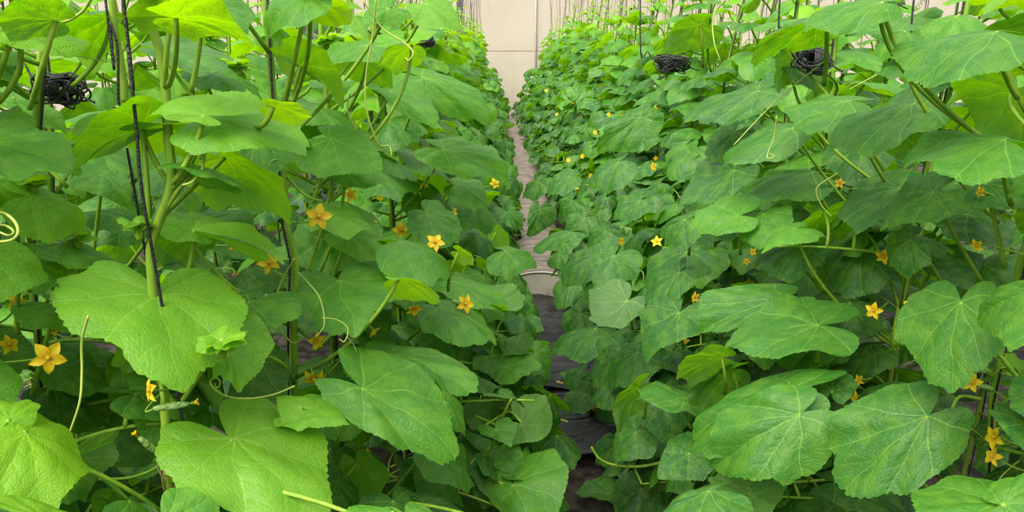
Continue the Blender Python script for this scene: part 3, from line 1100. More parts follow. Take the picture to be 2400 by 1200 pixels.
H((2140, 340), (2100, 300), (2080, 345), (2160, 300), 1.8, 'u', .5)
H((1640, 60), (1545, 95), (1590, 40), (1640, 110), 2.3, 'u', .62)
H((1660, 80), (1580, 60), (1620, 45), (1600, 95), 2.5, 't', .5)
H((2160, 690), (2010, 640), (2090, 640), (2080, 700), 1.9, 't', .3)
H((2300, 620), (2420, 600), (2380, 570), (2360, 650), 1.6, 't', .45)
H((1610, 590), (1500, 660), (1520, 590), (1590, 660), 2.2, 't', .4)
H((1590, 640), (1500, 700), (1530, 630), (1570, 700), 2.1, 't', .36)
H((1880, 570), (1760, 610), (1800, 560), (1850, 640), 1.9, 't', .38)
H((1450, 380), (1370, 420), (1400, 375), (1440, 430), 3.2, 't', .5)
H((1500, 470), (1430, 500), (1460, 460), (1490, 510), 3.0, 't', .42)
H((1960, 1130), (2130, 1160), (2030, 1090), (2080, 1190), 1.5, 't', .3)

# leaves hanging over the path edge
H((1190, 655), (1232, 727), (1236, 668), (1186, 702), 2.5, 't', .40)
H((1162, 545), (1198, 574), (1192, 542), (1165, 576), 3.2, 'u', .6)
H((1192, 496), (1228, 528), (1226, 498), (1195, 530), 3.8, 't', .38)
H((1264, 490), (1250, 549), (1240, 508), (1302, 520), 3.9, 't', .36)
H((1338, 415), (1276, 440), (1300, 402), (1318, 450), 4.2, 't', .44)
H((1262, 425), (1212, 452), (1235, 420), (1250, 460), 5.0, 't', .40)
H((1335, 545), (1242, 566), (1290, 536), (1300, 575), 3.6, 't', .52)
H((1322, 570), (1285, 595), (1298, 566), (1318, 600), 3.5, 't', .48)
H((1312, 596), (1278, 618), (1288, 594), (1308, 624), 3.3, 't', .36)
H((1338, 668), (1298, 718), (1295, 672), (1342, 710), 3.15, 't', .42)
H((1380, 690), (1332, 712), (1350, 684), (1370, 722), 3.0, 't', .44)
H((1437, 632), (1356, 680), (1385, 628), (1425, 688), 2.7, 't', .5)
H((1362, 735), (1312, 778), (1318, 732), (1360, 785), 2.9, 't', .40)
H((1395, 770), (1272, 806), (1330, 762), (1370, 825), 2.75, 't', .44)
H((1362, 870), (1312, 892), (1335, 860), (1352, 902), 3.05, 't', .42)
H((1380, 895), (1322, 932), (1340, 890), (1372, 938), 2.95, 't', .46)
H((1370, 925), (1318, 958), (1330, 918), (1368, 962), 2.9, 't', .40)
H((1455, 830), (1378, 890), (1390, 825), (1450, 895), 2.5, 't', .38)
H((1450, 902), (1388, 944), (1400, 895), (1452, 952), 2.4, 't', .38)
H((1495, 825), (1406, 885), (1430, 818), (1490, 890), 2.35, 't', .42)
H((1340, 470), (1300, 500), (1310, 465), (1345, 510), 4.0, 't', .44)
H((1370, 510), (1320, 540), (1335, 500), (1372, 550), 3.7, 't', .42)
H((1420, 540), (1370, 575), (1380, 535), (1420, 585), 3.2, 't', .45)

Fl = hero_flower
Fl(112, 838, 76, (.1, -.15, 1), 1.12)
Fl(20, 808, 48, (.5, .2, .9), 1.2)
Fl(40, 708, 46, (.3, .5, .7), 1.25)
Fl(120, 692, 26, (-.3, .6, .3), 1.3, close=.6)
Fl(352, 915, 56, (-.9, .1, .35), 1.08)
Fl(125, 772, 32, (.2, -.6, .6), 1.3, close=.4)
Fl(183, 776, 34, (.5, .3, .6), 1.3, close=.4)
Fl(320, 1020, 24, (-.5, .8, .2), 1.15, True, 1.0)
Fl(452, 944, 30, (.9, .1, .2), 1.1, True, 1.0)
Fl(630, 616, 52, (.2, .1, 1), 1.6)
Fl(607, 600, 30, (-.3, .4, .8), 1.64)
Fl(747, 508, 60, (.0, .1, 1), 1.5)
Fl(735, 885, 58, (.1, -.7, .6), 1.42)
Fl(873, 772, 38, (.5, -.7, .4), 1.6, True, .5)
Fl(828, 838, 22, (0, -1, .3), 1.7, close=.8)
Fl(590, 930, 32, (.4, .2, .8), 1.4)
Fl(970, 722, 40, (.2, -.6, .7), 1.75, True, .4)
Fl(1090, 712, 44, (.5, 0, .85), 1.85, True, .1)
Fl(1020, 568, 44, (.1, .3, .9), 1.78)
Fl(940, 540, 40, (.3, 0, 1), 2.1)
Fl(1060, 498, 28, (.9, .1, .4), 2.3, close=.5)
Fl(1050, 640, 22, (.3, -.2, .9), 2.1)
Fl(995, 438, 24, (.2, .8, .4), 2.4, close=.5)
Fl(1160, 430, 26, (.3, .1, .9), 2.7)
Fl(595, 477, 24, (.2, .2, .9), 2.2)
Fl(548, 575, 28, (.5, -.2, .7), 2.2)
Fl(822, 620, 20, (.2, .1, .9), 2.2)
Fl(550, 640, 16, (0, -.8, .6), 2.2, close=.6)
Fl(1043, 780, 22, (.4, 0, .9), 2.2)
Fl(862, 1052, 20, (0, -.9, .4), 1.9, True, .7)
Fl(1005, 1060, 16, (0, -.9, .4), 1.9, close=.8)
for (x, y, s) in ((1540, 567, 28), (1430, 415, 21), (1532, 390, 22), (1455, 565, 24), (1615, 568, 16), (1665, 563, 22), (1628, 656, 22), (1630, 697, 28),
                  (1692, 825, 34), (1608, 802, 22), (1765, 590, 20), (1750, 613, 18), (2048, 728, 40), (2135, 710, 32), (2012, 937, 42), (2280, 898, 46),
                  (2333, 1025, 56), (2327, 1070, 44), (2255, 855, 34), (1950, 1116, 22), (1920, 1158, 24), (1890, 1190, 32), (2298, 450, 28), (2290, 575, 32),
                  (1352, 495, 18), (1385, 412, 14), (1365, 366, 14), (1332, 375, 12), (1342, 240, 10), (1280, 212, 9), (1305, 268, 10), (1427, 268, 12),
                  (1510, 970, 20), (2015, 890, 26), (1968, 430, 25), (1350, 440, 13), (1395, 310, 12), (1415, 355, 12), (1460, 330, 12), (2085, 300, 22), (1740, 310, 20)):
    g_ = random.Random(x * 7 + y)
    Fl(x, y, s, (-.5 + g_.uniform(-.4, .5), g_.uniform(-.4, .4), .8), min(F_PX * 0.042 / s, max(1.2, 0.62 * F_PX / max(x - 1170, 1) * 1.05 + .2)),
       s > 30 and g_.random() < .6, g_.uniform(0, .35))

Td = hero_tendril
Td([(-15, 497), (15, 503), (36, 522), (42, 545), (28, 562), (-10, 568)], .97, .0022)
Td([(-15, 527), (15, 530), (32, 543), (20, 552), (-10, 540)], .98, .0019)
Td([(207, 740), (192, 800), (192, 870), (187, 940), (164, 1012)], 1.05, .0020)
Td([(850, 0), (895, 65), (945, 98), (968, 122), (958, 142), (950, 136), (956, 160)], 1.4)
Td([(882, -5), (872, 90), (858, 170), (856, 230), (866, 285), (888, 338), (912, 342), (918, 365)], 1.4)
Td([(215, -5), (195, 25), (160, 48), (128, 54), (122, 48)], 1.1, .0022)
Td([(690, 905), (640, 925), (580, 934), (530, 928), (500, 908), (493, 893), (504, 885), (515, 892), (514, 905), (506, 908), (505, 899)], 1.2, .0016)
Td([(230, 1124), (300, 1120), (350, 1105), (376, 1088)], 1.15, .0026, M_STEM)
Td([(1705, -5), (1678, 25), (1670, 60), (1675, 105), (1687, 140), (1686, 152), (1680, 150), (1682, 140)], 1.6)
Td([(1930, 145), (1850, 210), (1790, 265), (1720, 340)], 1.45, .0014)
Td([(470, 372), (480, 350), (474, 395), (452, 425), (428, 434)], 1.12, .0024)
Td([(1820, 272), (1814, 320), (1798, 365), (1806, 372), (1814, 366), (1806, 360)], 1.7)
Td([(2262, 365), (2300, 445), (2356, 522)], 1.3, .0016)
Td([(1560, 1082), (1500, 1093), (1440, 1090), (1405, 1075), (1386, 1048)], 2.1, .0048, M_STEM)
Td([(670, 412), (700, 445), (730, 465), (755, 471)], 1.5, .0028, M_STEM)
Td([(690, 605), (660, 660), (643, 715), (652, 760), (680, 800), (700, 800), (705, 790), (695, 785)], 1.45, .0018)
Td([(820, 215), (815, 260), (835, 300), (842, 298)], 1.7)
Td([(2055, 175), (1990, 210)], 1.6, .0014)
Td([(1965, 405), (1915, 440), (1925, 480), (1950, 508)], 1.6, .0014)
Td([(445, 780), (470, 720), (520, 690)], 1.3, .0014)
Td([(700, 640), (720, 660), (750, 700), (760, 760), (740, 790)], 1.36, .0016)
Td([(755, 745), (790, 750), (815, 770), (808, 800), (795, 795)], 1.38, .0016)
Td([(830, 880), (838, 850), (832, 815), (815, 790)], 1.4, .0015)
Td([(1125, 1005), (1165, 980), (1195, 965), (1222, 990)], 1.93, .004, M_STEM)
Td([(2320, 1170), (2345, 1120), (2390, 1080), (2420, 1075)], 1.3, .0016)
Td([(2300, 935), (2250, 930), (2230, 960)], 1.4, .004, M_STEM)

for (x, y, w, h, Y) in ((137, 208, 60, 38, 1.42), (1575, 150, 42, 20, 2.6), (1905, 142, 44, 30, 1.85), (2190, 138, 34, 30, 1.75)):
    BLOCK.append((x, y, w, h, Y))

# ------------------------------------------------------------------ plants
def stem_from_px(pts, Y, ground_x=None):
    P = [at(x, y, Y) for x, y in pts]
    P = sorted(P, key=lambda p: p[2])
    if P[0][2] > 0.15:
        gx = P[0][0] if ground_x is None else ground_x
        P = [np.array((gx, Y, 0.0)), np.array((gx * .6 + P[0][0] * .4, Y, P[0][2] * .5))] + P
    top = P[-1]
    if top[2] < 1.74:
        P.append(top + np.array((0.02, 0.01, 1.84 - top[2])))
    return np.array(P)


def add_plant(path, label, group, row):
    pl = Plant('cucumber_plant', (path[0][0], path[0][1], 0.0), path, label, group, row)
    PLANTS.append(pl)
    return pl


PX = {}
PX['a'] = add_plant(stem_from_px([(350, 0), (375, 120), (388, 210), (395, 330), (402, 430), (372, 520), (354, 580), (355, 650), (370, 800), (384, 900), (388, 1000), (392, 1075)], 1.17),
                    'nearest cucumber plant left of the path, thick kinked stem, broad bright leaf', 'cucumber plants left of the path', 'L')
PX['b'] = add_plant(stem_from_px([(622, 0), (632, 100), (640, 230), (655, 350), (668, 460), (672, 530), (692, 610), (688, 720), (690, 850), (692, 960)], 1.50),
                    'cucumber plant with a yellow star flower beside its stem and looping tendrils', 'cucumber plants left of the path', 'L')
PX['c'] = add_plant(stem_from_px([(100, 60), (95, 150), (85, 300), (78, 470), (70, 600), (90, 800), (100, 1000)], 1.38),
                    'leftmost cucumber plant, beside the hanging black twine coil', 'cucumber plants left of the path', 'L')
PX['d'] = add_plant(stem_from_px([(752, 60), (760, 150), (765, 260), (768, 320), (775, 480), (770, 620)], 1.95),
                    'cucumber plant in front of the mottled steel post', 'cucumber plants left of the path', 'L')
PX['e'] = add_plant(stem_from_px([(880, 60), (888, 200), (905, 320), (915, 480), (940, 800)], 2.45),
                    'cucumber plant left of the path, leaves reaching over the path edge', 'cucumber plants left of the path', 'L')
PX['f'] = add_plant(stem_from_px([(-70, 0), (-65, 300), (-62, 600), (-50, 1000), (-45, 1150)], 1.12),
                    'cucumber plant just outside the left picture edge, bright leaves reaching in', 'cucumber plants left of the path', 'L')
PX['s'] = add_plant(stem_from_px([(2500, 0), (2485, 300), (2470, 600), (2450, 900), (2440, 1150)], 1.22),
                    'cucumber plant just outside the right picture edge, leaves reaching in', 'cucumber plants right of the path', 'R')
PX['r1'] = add_plant(stem_from_px([(2420, 500), (2392, 620), (2350, 830), (2328, 930), (2325, 1000), (2322, 1110)], 1.40),
                     'cucumber plant at the lower right with twin drooping yellow flowers', 'cucumber plants right of the path', 'R')
PX['r2'] = add_plant(stem_from_px([(2265, 20), (2245, 130), (2215, 260), (2175, 440), (2150, 570), (2130, 650), (2105, 740), (2090, 850)], 1.78),
                     'cucumber plant with dark twine along a leaning stem, two star flowers at mid height', 'cucumber plants right of the path', 'R')
PX['r3'] = add_plant(stem_from_px([(1962, 60), (1950, 200), (1940, 380), (1930, 500), (1922, 680), (1915, 760)], 2.25),
                     'cucumber plant behind the broad pointed leaf, slender upright petioles', 'cucumber plants right of the path', 'R')
PX['r4'] = add_plant(stem_from_px([(1868, 20), (1852, 150), (1848, 280), (1835, 380), (1815, 560)], 2.7),
                     'cucumber plant with a coil of dark twine tied beside its stem top', 'cucumber plants right of the path', 'R')


def gen_path(x, y, h, lean=(0, 0)):
    zs = np.arange(0, h + 0.01, 0.12)
    ph = random.uniform(0, 6.28); am = random.uniform(0.008, 0.025)
    return np.array([(x + lean[0] * z + am * math.sin(4.5 * z + ph), y + lean[1] * z + am * math.cos(3.9 * z + ph), z) for z in zs])


def gen_row(x, y0, y1, dy, row, hmin, hmax, lean=0.0):
    y = y0
    while y < y1:
        h = random.uniform(hmin, hmax)
        px_ = x + random.uniform(-.04, .04); py_ = y + random.uniform(-.06, .06)
        pj = [project((px_ + lean * z, py_, z)) for z in (0.2, 1.0, 1.5, h)]
        if any(p and -420 < p[0] < W_PX + 420 for p in pj):
            add_plant(gen_path(px_, py_, h, (lean, 0)), None, None, row)
        y += dy


ORD = ('first second third fourth fifth sixth seventh eighth ninth tenth eleventh twelfth thirteenth fourteenth fifteenth sixteenth seventeenth '
       'eighteenth nineteenth twentieth').split()
ORD += ['twenty-' + o for o in ORD[:9]] + ['thirtieth'] + ['thirty-' + o for o in ORD[:9]] + ['fortieth'] + ['forty-' + o for o in ORD[:9]]
ROWS = {'L': 'first row left of the path', 'R': 'first row right of the path', 'L2': 'second row left of the path', 'R2': 'second row right of the path',
        'L3': 'third row left of the path', 'R3': 'third row right of the path', 'L4': 'fourth row left of the path', 'R4': 'fourth row right of the path'}
gen_row(-0.44, 2.95, 19.2, 0.43, 'L', 1.85, 2.1)
gen_row(0.95, 3.15, 19.2, 0.43, 'R', 1.95, 2.2, .12)
gen_row(-1.00, 1.75, 17.5, 0.46, 'L2', 1.8, 2.1)
gen_row(1.55, 2.0, 19.0, 0.46, 'R2', 1.9, 2.15, .05)
gen_row(-1.95, 2.7, 17, 0.5, 'L3', 1.9, 2.2)
gen_row(2.45, 3.2, 18, 0.55, 'R3', 1.6, 2.0)
gen_row(-2.6, 4.2, 14, 0.6, 'L4', 1.9, 2.3)
gen_row(3.2, 5.0, 15, 0.6, 'R4', 1.6, 1.9)
for rw in ROWS:
    mem = [pl for pl in PLANTS if pl.row == rw and not pl.root.get('label')]
    for i, pl in enumerate(sorted(mem, key=lambda q: -q.loc[1])):
        pl.tag = '%s from the back wall in the %s' % (ORD[i], ROWS[rw])
        set_props(pl.root, 'leafy cucumber plant, ' + pl.tag, 'plant', 'cucumber plants in the ' + ROWS[rw])
print('plants', len(PLANTS))

for a in HERO_LEAVES:
    build_hero_leaf(*a)
for (px, py, size, face, Y, fruit, close) in HERO_FLOWERS:
    p = at(px, py, Y)
    fw = CAM_POS - p; fw /= np.linalg.norm(fw)
    rt = np.cross((0, 0, 1), fw) ; rt /= np.linalg.norm(rt)
    n = face[0] * rt + face[1] * np.array((0, 0, 1.0)) + face[2] * fw
    depth = project(p)[2]
    r = min(size * depth / F_PX / 2 * 1.05, 0.028)
    make_flower(near_plant(p, 0) if Y < 6 else min(PLANTS, key=lambda q: np.hypot(*(q.loc[:2] - p[:2]))), p, n, r, random.uniform(0, 1.2), fruit, close, Y < 3.2)
for (pts, Y, r, mat, name) in HERO_TENDRILS:
    P = np.array([at(x, y, Y + 0.012 * math.sin(i * 1.3)) for i, (x, y) in enumerate(pts)])
    pl = near_plant(P[0], 0)
    m = MB(); m.tube(spline(P, 8 * len(P)), r, r * 0.75, 6)
    m.build('tendril' if mat is None else 'shoot', mat or M_TENDRIL, pl.root, pl.loc)


# ------------------------------------------------------------------ fill foliage of every plant
def blocked(p, s):
    q = project(p)
    if q is None: return True
    if not (-500 < q[0] < W_PX + 500 and -420 < q[1] < H_PX + 350): return True
    rp = 0.62 * s * F_PX / q[2]
    if q[2] < 3.6:
        for (bx, by, rx, ry, Y) in BLOCK:
            a, b = (0.9, 0.7) if Y < 1.75 else (0.75, 0.55)
            if p[1] < Y + (.13 if rx > 60 else .10) and abs(q[0] - bx) < rx * a + rp * b and abs(q[1] - by) < ry * a + rp * b * .8:
                return True
    else:
        for (bx, by, rx, ry, Y) in BLOCK:
            if rx < 30 and p[1] < Y + 0.03 and abs(q[0] - bx) < rx + rp * .8 and abs(q[1] - by) < ry + rp * 0.6:
                return True
    return False


def path_ok(row, tipx, y, z):
    if row in ('L', 'L2', 'L3'):
        lim = ((.20 if y < 4.2 else .16) + .10 * min(max(y - 9, 0) / 4, 1)) if z < 0.5 else (0.15 - 0.22 * min((z - 0.5) / 0.8, 1))
        return tipx < lim + random.uniform(-.04, .05)
    lim = (0.37 - .10 * min(max(y - 9, 0) / 4, 1)) if z < 0.4 else 0.37 + 0.30 * min((z - 0.4) / 1.0, 1)
    return tipx > lim + random.uniform(-.05, .04)


n_leaves = 0


def add_leaf(pl, base, axis, nrm, s, b, start, far):
    """one leaf: base, axis towards the tip, upper side normal"""
    global n_leaves
    n_leaves += 1
    ax = axis / np.linalg.norm(axis)
    nn = nrm - ax * (nrm @ ax); nn /= np.linalg.norm(nn)
    xx = np.cross(ax, nn)
    sx = s * random.uniform(0.9, 1.12)
    lib = LIB_NEAR if far == 0 else (LIB_MID if far == 1 else LIB_FAR)
    o = new_obj('leaf', random.choice(lib), pl.root)
    lo = base - pl.loc
    o.matrix_basis = Matrix(((xx[0] * sx, ax[0] * s, nn[0] * s, lo[0]), (xx[1] * sx, ax[1] * s, nn[1] * s, lo[1]), (xx[2] * sx, ax[2] * s, nn[2] * s, lo[2]), (0, 0, 0, 1)))
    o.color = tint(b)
    arrive = 0.75 * nn + 0.5 * ax; arrive /= np.linalg.norm(arrive)
    if far == 0:
        pm = MB(); pm.tube(petiole_pts(start, base, arrive, 8) - pl.loc, 0.0042, 0.0031, 6)
        po = new_obj('petiole', mesh_from('petiole', pm.v, pm.f, M_STEM), o)
        po.matrix_parent_inverse = o.matrix_basis.inverted()
    else:
        pl.extra.tube(petiole_pts(start, base, arrive, 5), 0.0042, 0.003, 4 if far > 1 else 5, cap=False)


def fill_plant(pl):
    Y = pl.loc[1]
    far = 0 if Y < 2.7 else (1 if Y < 7 else 2)
    z = 0.10
    k = random.randint(0, 9)
    top = pl.path[-1][2]
    right = pl.row.startswith('R')
    face = -1.0 if right else 1.0       # toward the path
    front = pl.row in ('L', 'R')
    while z < top:
        tz = z / top
        if z < (0.2 if Y < 6 else .5) and not front: z += 0.085; continue
        if far == 2 and not front and z < 0.8: z += 0.085; continue
        n_here = 1 + (1 if (random.random() < (0.6 if z < 1.3 else 0.4) and (front or Y < 6 or random.random() < .45)) else 0)
        for _ in range(n_here):
            for attempt in range(4):
                az = k * 2.4 + random.uniform(-.5, .5)
                d = np.array([math.cos(az), math.sin(az)])
                # leaves turn to the light of the path and toward the open end
                d = d * 0.75 + np.array([0.42 * face, -0.22]) * (1 if front else 0.3)
                d /= np.linalg.norm(d)
                spread = (1.25 if z < 0.5 and front else 1.0)
                pl_len = random.uniform(0.08, 0.17) * spread * (1 if z < top - .3 else .55)
                el = math.radians(random.uniform(20, 55)) if z > 0.35 else math.radians(random.uniform(5, 40))
                st = pl.at_z(z)
                base = st + pl_len * np.array([d[0] * math.cos(el), d[1] * math.cos(el), math.sin(el)])
                s = random.uniform(0.105, 0.158)
                if z > top - 0.5: s *= max(0.28, (top - z) / 0.5)
                droop = math.radians(random.uniform(-6, 34) if z < top - .3 else random.uniform(-30, 20))
                az2 = math.atan2(d[1], d[0]) + random.uniform(-.6, .6)
                d2 = np.array([math.cos(az2), math.sin(az2)])
                axis = np.array([d2[0] * math.cos(droop), d2[1] * math.cos(droop), -math.sin(droop)])
                up_ = min(max((z - .5) / .6, 0), 1)
                nrm = np.array([random.gauss(0, .26) + (.24 - .2 * up_) * face, random.gauss(0, .26) - .14 + .16 * up_, 1.0])
                if random.random() < .06: nrm[2] = 0.25
                tip = base + axis * s
                if base[2] < 0.03 or tip[2] < 0.02: base[2] += 0.06; tip[2] += .06
                if tip[1] < 0.78 or base[1] < 0.85: k += 1; continue
                if front and not path_ok(pl.row, (max if not right else min)(tip[0], base[0] + face * s * .45), Y, base[2]): k += 1; continue
                if blocked(base + axis * s * .35, s): k += 1; continue
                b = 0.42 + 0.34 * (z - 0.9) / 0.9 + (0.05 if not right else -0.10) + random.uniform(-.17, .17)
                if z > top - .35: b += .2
                if z < .75: b -= .12  # low leaves: older green, plus shade of the canopy bottom put into the tint
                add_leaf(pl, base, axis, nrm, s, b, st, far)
                pl.n_leaf += 1
                break
            k += 1
        # flowers and curling tendrils at the nodes
        if front and 0.25 < z < 1.2 and random.random() < (0.30 if far < 2 else 0.22):
            az = random.uniform(0, 6.28)
            p = pl.at_z(z) + np.array([0.09 * face + .04 * math.cos(az), -0.03 + .05 * math.sin(az), .02])
            if not blocked(p, .04):
                make_flower(pl, p, (face * .7, -.7, random.uniform(-.3, .4)), random.uniform(.016, .022), random.uniform(0, 1), far == 0 and random.random() < .5, random.uniform(0, .5), far == 0)
        if far < 2 and random.random() < (.4 if far == 0 else .2) and 0.5 < z < 1.75:
            az = random.uniform(0, 6.28)
            st = pl.at_z(z)
            e1 = st + np.array([.09 * math.cos(az), .09 * math.sin(az), random.uniform(-.02, .07)])
            e2 = e1 + np.array([.05 * math.cos(az + .5), .05 * math.sin(az + .5), random.uniform(-.08, .02)])
            if e2[1] > .9 and not blocked(e1, .05):
                cp = coil_pts(e1, e2, random.uniform(3, 6), random.uniform(.004, .009), 48)
                m = MB(); m.tube(np.vstack([bez(st, st * .4 + e1 * .6 + np.array([0, 0, .02]), e1, 8)[:-1], cp]), .0012, .0008, 4)
                m.build('tendril', M_TENDRIL, pl.root, pl.loc)
        z += random.uniform(0.062, 0.088) if far < 2 else random.uniform(0.075, 0.10)


def side_shoots(pl):
    """lateral shoots that sprawl toward the path, each carrying a few leaves"""
    Y = pl.loc[1]
    far = 0 if Y < 2.7 else (1 if Y < 7 else 2)
    right = pl.row == 'R'
    face = -1.0 if right else 1.0
    zs = [random.uniform(.10, .22), random.uniform(.2, .4), random.uniform(.35, .6), random.uniform(.55, .85), random.uniform(.75, 1.05)]
    if far < 2: zs += [random.uniform(.1, .5), random.uniform(.3, .8), random.uniform(.08, .3), random.uniform(.2, .6)]
    for z0 in zs:
        st = pl.at_z(z0)
        L = random.uniform(.32, .60) * (1 if z0 < .6 else .7)
        end = st + np.array([face * L, random.uniform(-.2, .2), random.uniform(-.05, .12) if z0 > .25 else random.uniform(-.02, .08)])
        mid = (st + end) / 2 + np.array([0, random.uniform(-.05, .05), random.uniform(.02, .09)])
        end[2] = max(end[2], .03)
        cur = bez(st, mid, end, 12)
        made = 0
        for i in (3, 5, 7, 9, 10, 11):
            for attempt in range(6):
                q0 = cur[i]
                az = (0 if face > 0 else math.pi) + random.uniform(-1.7, 1.7)
                el = math.radians(random.uniform(20, 70)); ln = random.uniform(.05, .12)
                base = q0 + ln * np.array([math.cos(az) * math.cos(el), math.sin(az) * math.cos(el), math.sin(el)])
                s = random.uniform(.085, .145)
                dr = math.radians(random.uniform(5, 55))
                axis = np.array([math.cos(az) * math.cos(dr), math.sin(az) * math.cos(dr), -math.sin(dr)])
                nrm = np.array([random.gauss(0, .25) + .35 * face, random.gauss(0, .25) - .25, 1.0])
                tip = base + axis * s
                if tip[2] < .02: base[2] += .03 - tip[2]; tip = base + axis * s
                ext = (min if right else max)(tip[0], base[0] + face * s * .45)
                if tip[1] < .85 or not path_ok(pl.row, ext, Y, base[2]) or blocked(base + axis * s * .35, s): continue
                add_leaf(pl, base, axis, nrm, s, .24 + .25 * z0 + (.05 if not right else -.05) + random.uniform(-.15, .17), q0, far)  # low base tint: old leaf green with canopy-bottom shade painted into it
                made += 1
                break
        if made:
            if far == 0:
                m = MB(); m.tube(cur, .0045, .0028, 6); m.build('side_shoot', M_STEM, pl.root, pl.loc)
            else:
                pl.extra.tube(cur, .0045, .0028, 4, cap=False)


def shoot_tip(px, py, Y, s):
    p = at(px, py, Y)
    pl = near_plant(p, 0)
    for k in range(7):
        az = k * 2.4; up = .25 + .12 * k
        ax = np.array([math.cos(az), math.sin(az), up])
        add_leaf(pl, p + ax * .006, ax, np.array([-math.cos(az) * .8, -math.sin(az) * .8, 1.0]), s * random.uniform(.5, 1.0), .9, p + np.array([0, 0, -.02]), 0)
    BLOCK.append((px, py, 30, 30, Y))


for a in ((180, 556, 1.28, .034), (520, 806, 1.10, .045), (75, 430, 1.24, .03), (560, 152, 1.6, .03), (325, 530, 1.16, .025), (2395, 870, 1.32, .04),
          (765, 95, 1.9, .04), (1330, 40, 16, .05), (2240, 380, 1.8, .035), (1480, 20, 9, .05)):
    shoot_tip(*a)
for pl in PLANTS:
    fill_plant(pl)
    if pl.row in ('L', 'R'): side_shoots(pl)
    Y = pl.loc[1]
    n = 60 if Y < 2.7 else (26 if Y < 7 else 14)
    sp_ = spline(pl.path, n)
    rad = np.interp(sp_[:, 2], [0, .4, 1.4, 2.3], [.0075, .0072, .0066, .003])
    if Y < 2.7:   # swollen nodes
        rad = rad * (1 + .12 * np.sin(np.arange(n) * 1.9) ** 8)
    st = MB(); st.tube(sp_, rad, sides=9 if Y < 2.7 else 6)
    st.build('stem', M_STEM, pl.root, pl.loc)
    if pl.extra.f:
        o = pl.extra.build('petioles', M_STEM, pl.root, pl.loc)
        if Y >= 2.7: o['kind'] = 'stuff'
print('leaves', n_leaves, 'hero', hero_count)

# ------------------------------------------------------------------ support twine, one beside each plant
def twine(pl, label, group):
    Y = pl.loc[1]
    n = 50 if Y < 2.7 else 20
    zs = np.linspace(0.012, 3.2, n)
    ph = random.uniform(0, 6.28); topx = random.uniform(-.12, .12)
    P = []
    top = pl.path[-1]
    for z in zs:
        if z <= top[2]:
            q = pl.at_z(z)
            a = ph + 2.2 * z
            P.append(q + np.array([.011 * math.cos(a), -.008 + .011 * math.sin(a), 0]))
        else:
            t = (z - top[2])
            P.append(np.array([top[0] + topx * t, top[1], z]))
    m = MB(); m.tube(P, .0024 if Y < 4 else .003, sides=5)
    m2 = m.build('support_twine', M_TWINE if (Y < 9) else M_TWINE_BROWN)
    set_props(m2, label, 'twine', group)


TW_LABEL = {'a': 'black twine beside the kinked stem of the nearest plant', 'b': 'black twine wound on the stem with the looping tendrils',
            'c': 'black twine rising beside the left-edge twine coil', 'd': 'black twine in front of the mottled steel post',
            'e': 'black twine on the plant left of the path behind the post', 'r1': 'black twine behind the twin drooping flowers',
            'r2': 'black twine along the leaning stem right of the path', 'r3': 'black twine behind the broad pointed leaf',
            'r4': 'black twine beside the tied dark coil'}
inv = {id(v): k for k, v in PX.items()}
for pl in PLANTS:
    if id(pl) in inv and inv[id(pl)] in 'afs': continue
    if id(pl) in inv:
        twine(pl, TW_LABEL[inv[id(pl)]], 'support twines of the near plants')
    else:
        twine(pl, 'twine at plant ' + pl.tag.replace(' in the ', ', ').replace('of the path', 'of path').replace('the back', 'back'), 'support twines in the ' + ROWS[pl.row])
# the long free twine that crosses the big backlit leaf, and a second one beside it
for pts, Y, r, lab in (([(288, -10), (300, 110), (310, 210), (320, 300), (326, 390), (334, 460)], 1.13, .0026, 'long straight black twine in front of the big backlit leaf'),
                       ([(246, -10), (258, 50), (275, 110), (277, 230)], 1.35, .0022, 'thin black twine wound round the slender stem by the straight twine')):
    P = np.array([at(x, y, Y) for x, y in pts])
    up = P[0] + np.array([0.0, 0, 1.4]); lo = np.array([P[-1][0] + .01, Y + .16, .01])
    tail = P[-1] + (lo - P[-1]) * np.linspace(0.03, 1, 12)[:, None]
    m = MB(); m.tube(np.vstack([spline(np.vstack([up, P]), 60), tail]), r, sides=6)
    set_props(m.build('support_twine', M_TWINE), lab, 'twine', 'support twines of the near plants')
sl = [(262, -10), (268, 60), (280, 130), (290, 190), (292, 240)]
m = MB(); m.tube(spline([at(x, y, 1.37) for x, y in sl], 24), .006, sides=8)
m.build('side_shoot', M_STEM, PX['a'].root, PX['a'].loc)


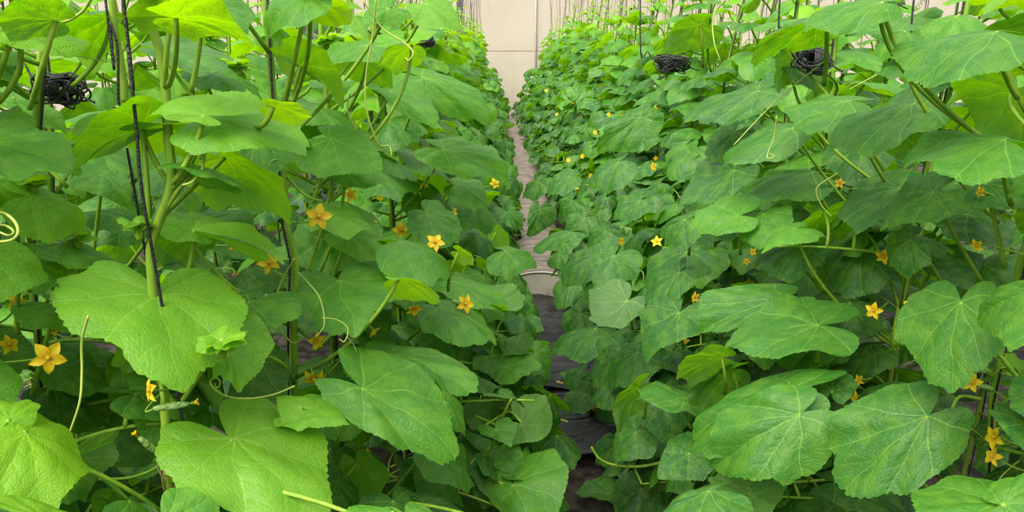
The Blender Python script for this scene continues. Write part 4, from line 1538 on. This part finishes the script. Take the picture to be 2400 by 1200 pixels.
def twine_coil(px, py, w, h, Y, tilt, label, hang=True):
    c = at(px, py, Y)
    root = new_obj('twine_coil', None, None, tuple(c))
    dep = project(c)[2]
    W, Hh = w * dep / F_PX / 2, h * dep / F_PX / 2
    m = MB()
    g = np.random.default_rng(int(px))
    for k in range(16):
        a, b = W * g.uniform(.75, 1.08), Hh * g.uniform(.55, 1.05)
        oy = g.uniform(-.02, .02); ph = g.uniform(-.6, .6) + tilt
        tt = np.linspace(0, 2 * math.pi, 26)
        x = a * np.cos(tt); z = b * np.sin(tt) * (0.75 + .25 * np.sin(tt * 2 + k)) + g.uniform(-.006, .006)
        yv = oy + .018 * np.sin(tt + k)
        P = np.column_stack([x * math.cos(ph) - z * math.sin(ph), yv, x * math.sin(ph) + z * math.cos(ph)])
        m.tube(P, .0019, sides=5)
    m.build('loops', M_TWINE, root)
    wr = MB()
    for k in range(5):
        tt = np.linspace(0, 2 * math.pi, 18)
        wr.tube(np.column_stack([np.full(18, -W * .1 + .004 * k) + .003 * np.sin(tt), .024 * np.cos(tt), Hh * .95 * np.sin(tt)]), .0021, sides=5)
    wr.build('wrap', M_TWINE, root)
    tl = MB()
    tl.tube(spline([(W * .6, 0, 0), (W * 1.1, -.01, -Hh * .5), (W * 1.6, -.01, -Hh * .9)], 12), .0019, sides=5)
    tl.tube(spline([(W * .5, 0, -Hh * .4), (W * .75, -.015, -Hh * 1.25), (W * .3, -.01, -Hh * 1.1)], 12), .0018, sides=5)
    tl.build('loose_end', M_TWINE, root)
    if hang:
        hg = MB(); hg.tube(spline([(-W * .8, 0, 0), (-W * 1.4, .01, Hh * 1.6), (-W * 2.0, .01, .16), (-W * 2.1, .01, 1.5)], 20), .0022, sides=5)
        hg.build('hanging_cord', M_TWINE, root)
    set_props(root, label, 'twine coil', 'coils of spare twine')


twine_coil(137, 208, 110, 70, 1.42, -.15, 'thick black twine coil hanging at the left edge of the picture')
twine_coil(1575, 150, 78, 34, 2.6, .1, 'flat black twine coil right of the path, nearest the back wall')
twine_coil(1905, 142, 86, 56, 1.85, -.35, 'dark twine coil above the folded hanging leaf')
twine_coil(2190, 138, 60, 52, 1.75, .6, 'tight black twine coil under the long blade-like leaf')
twine_coil(1000, 98, 36, 22, 3.6, 0, 'small black twine coil high among leaves left of the path')
twine_coil(2085, 10, 50, 24, 2.4, .5, 'black twine knot near the top edge by the grey post')

# withered bits: dry roots on the nearest stem, dead leaves on the path
m = MB()
base = at(390, 1080, 1.14)
for k in range(9):
    g = np.random.default_rng(k)
    p0 = base + np.array([g.uniform(-.006, .006), g.uniform(-.01, 0), g.uniform(-.01, .03)])
    p1 = p0 + np.array([g.uniform(-.012, .012), g.uniform(-.01, .01), -.03]); p2 = p1 + np.array([g.uniform(-.015, .02), 0, -g.uniform(.02, .06)])
    m.tube(spline([p0, p1, p2], 8), .0012, .0006, 4)
m.build('dry_roots', M_DRY, PX['a'].root, PX['a'].loc)


def fallen(px, py, z, s, rot, mat, label, curl):
    d = ray(px, py); t = (z - CAM_POS[2]) / d[2]; p = CAM_POS + d * t
    uv, fc = get_grid(640 + int(px) % 9, 90, 10)
    zz = leaf_height(uv, int(px), dome=curl, wave=.14, tip=.2, fold=.3)
    zz -= zz.min()
    c, sn = math.cos(rot), math.sin(rot)
    v = np.column_stack([(uv[:, 0] * c - uv[:, 1] * sn) * s, (uv[:, 0] * sn + uv[:, 1] * c) * s, zz * s + .002])
    o = new_obj('fallen_leaf', mesh_from('fallen_leaf', v, fc, mat, True, uv * .5 + .5), None, tuple(p))
    o.color = tint(.35)
    pt = MB(); pt.tube(spline([(0, 0, .0), (-s * .3 * -sn, -s * .4 * c, .01), (s * .6 * sn, -s * .9 * c, .004)], 8), .003, sides=5)
    pt.build('petiole', M_STEM, o)
    set_props(o, label, 'leaf', 'fallen leaves on the path')


fallen(1430, 1170, 0.03, .12, 1.2, M_LEAF, 'curled pale fallen leaf lying on the bare soil', .1)
fallen(1352, 905, 0.03, .12, -.6, M_LEAF, 'green fallen leaf lying across the black plastic', .25)
fallen(1322, 915, 0.03, .07, 2.4, M_DRY, 'small withered brown leaf on the black plastic', .3)
fallen(1400, 972, 0.07, .06, .4, M_DRY, 'yellow-brown withered scrap beside the fallen leaf', .3)
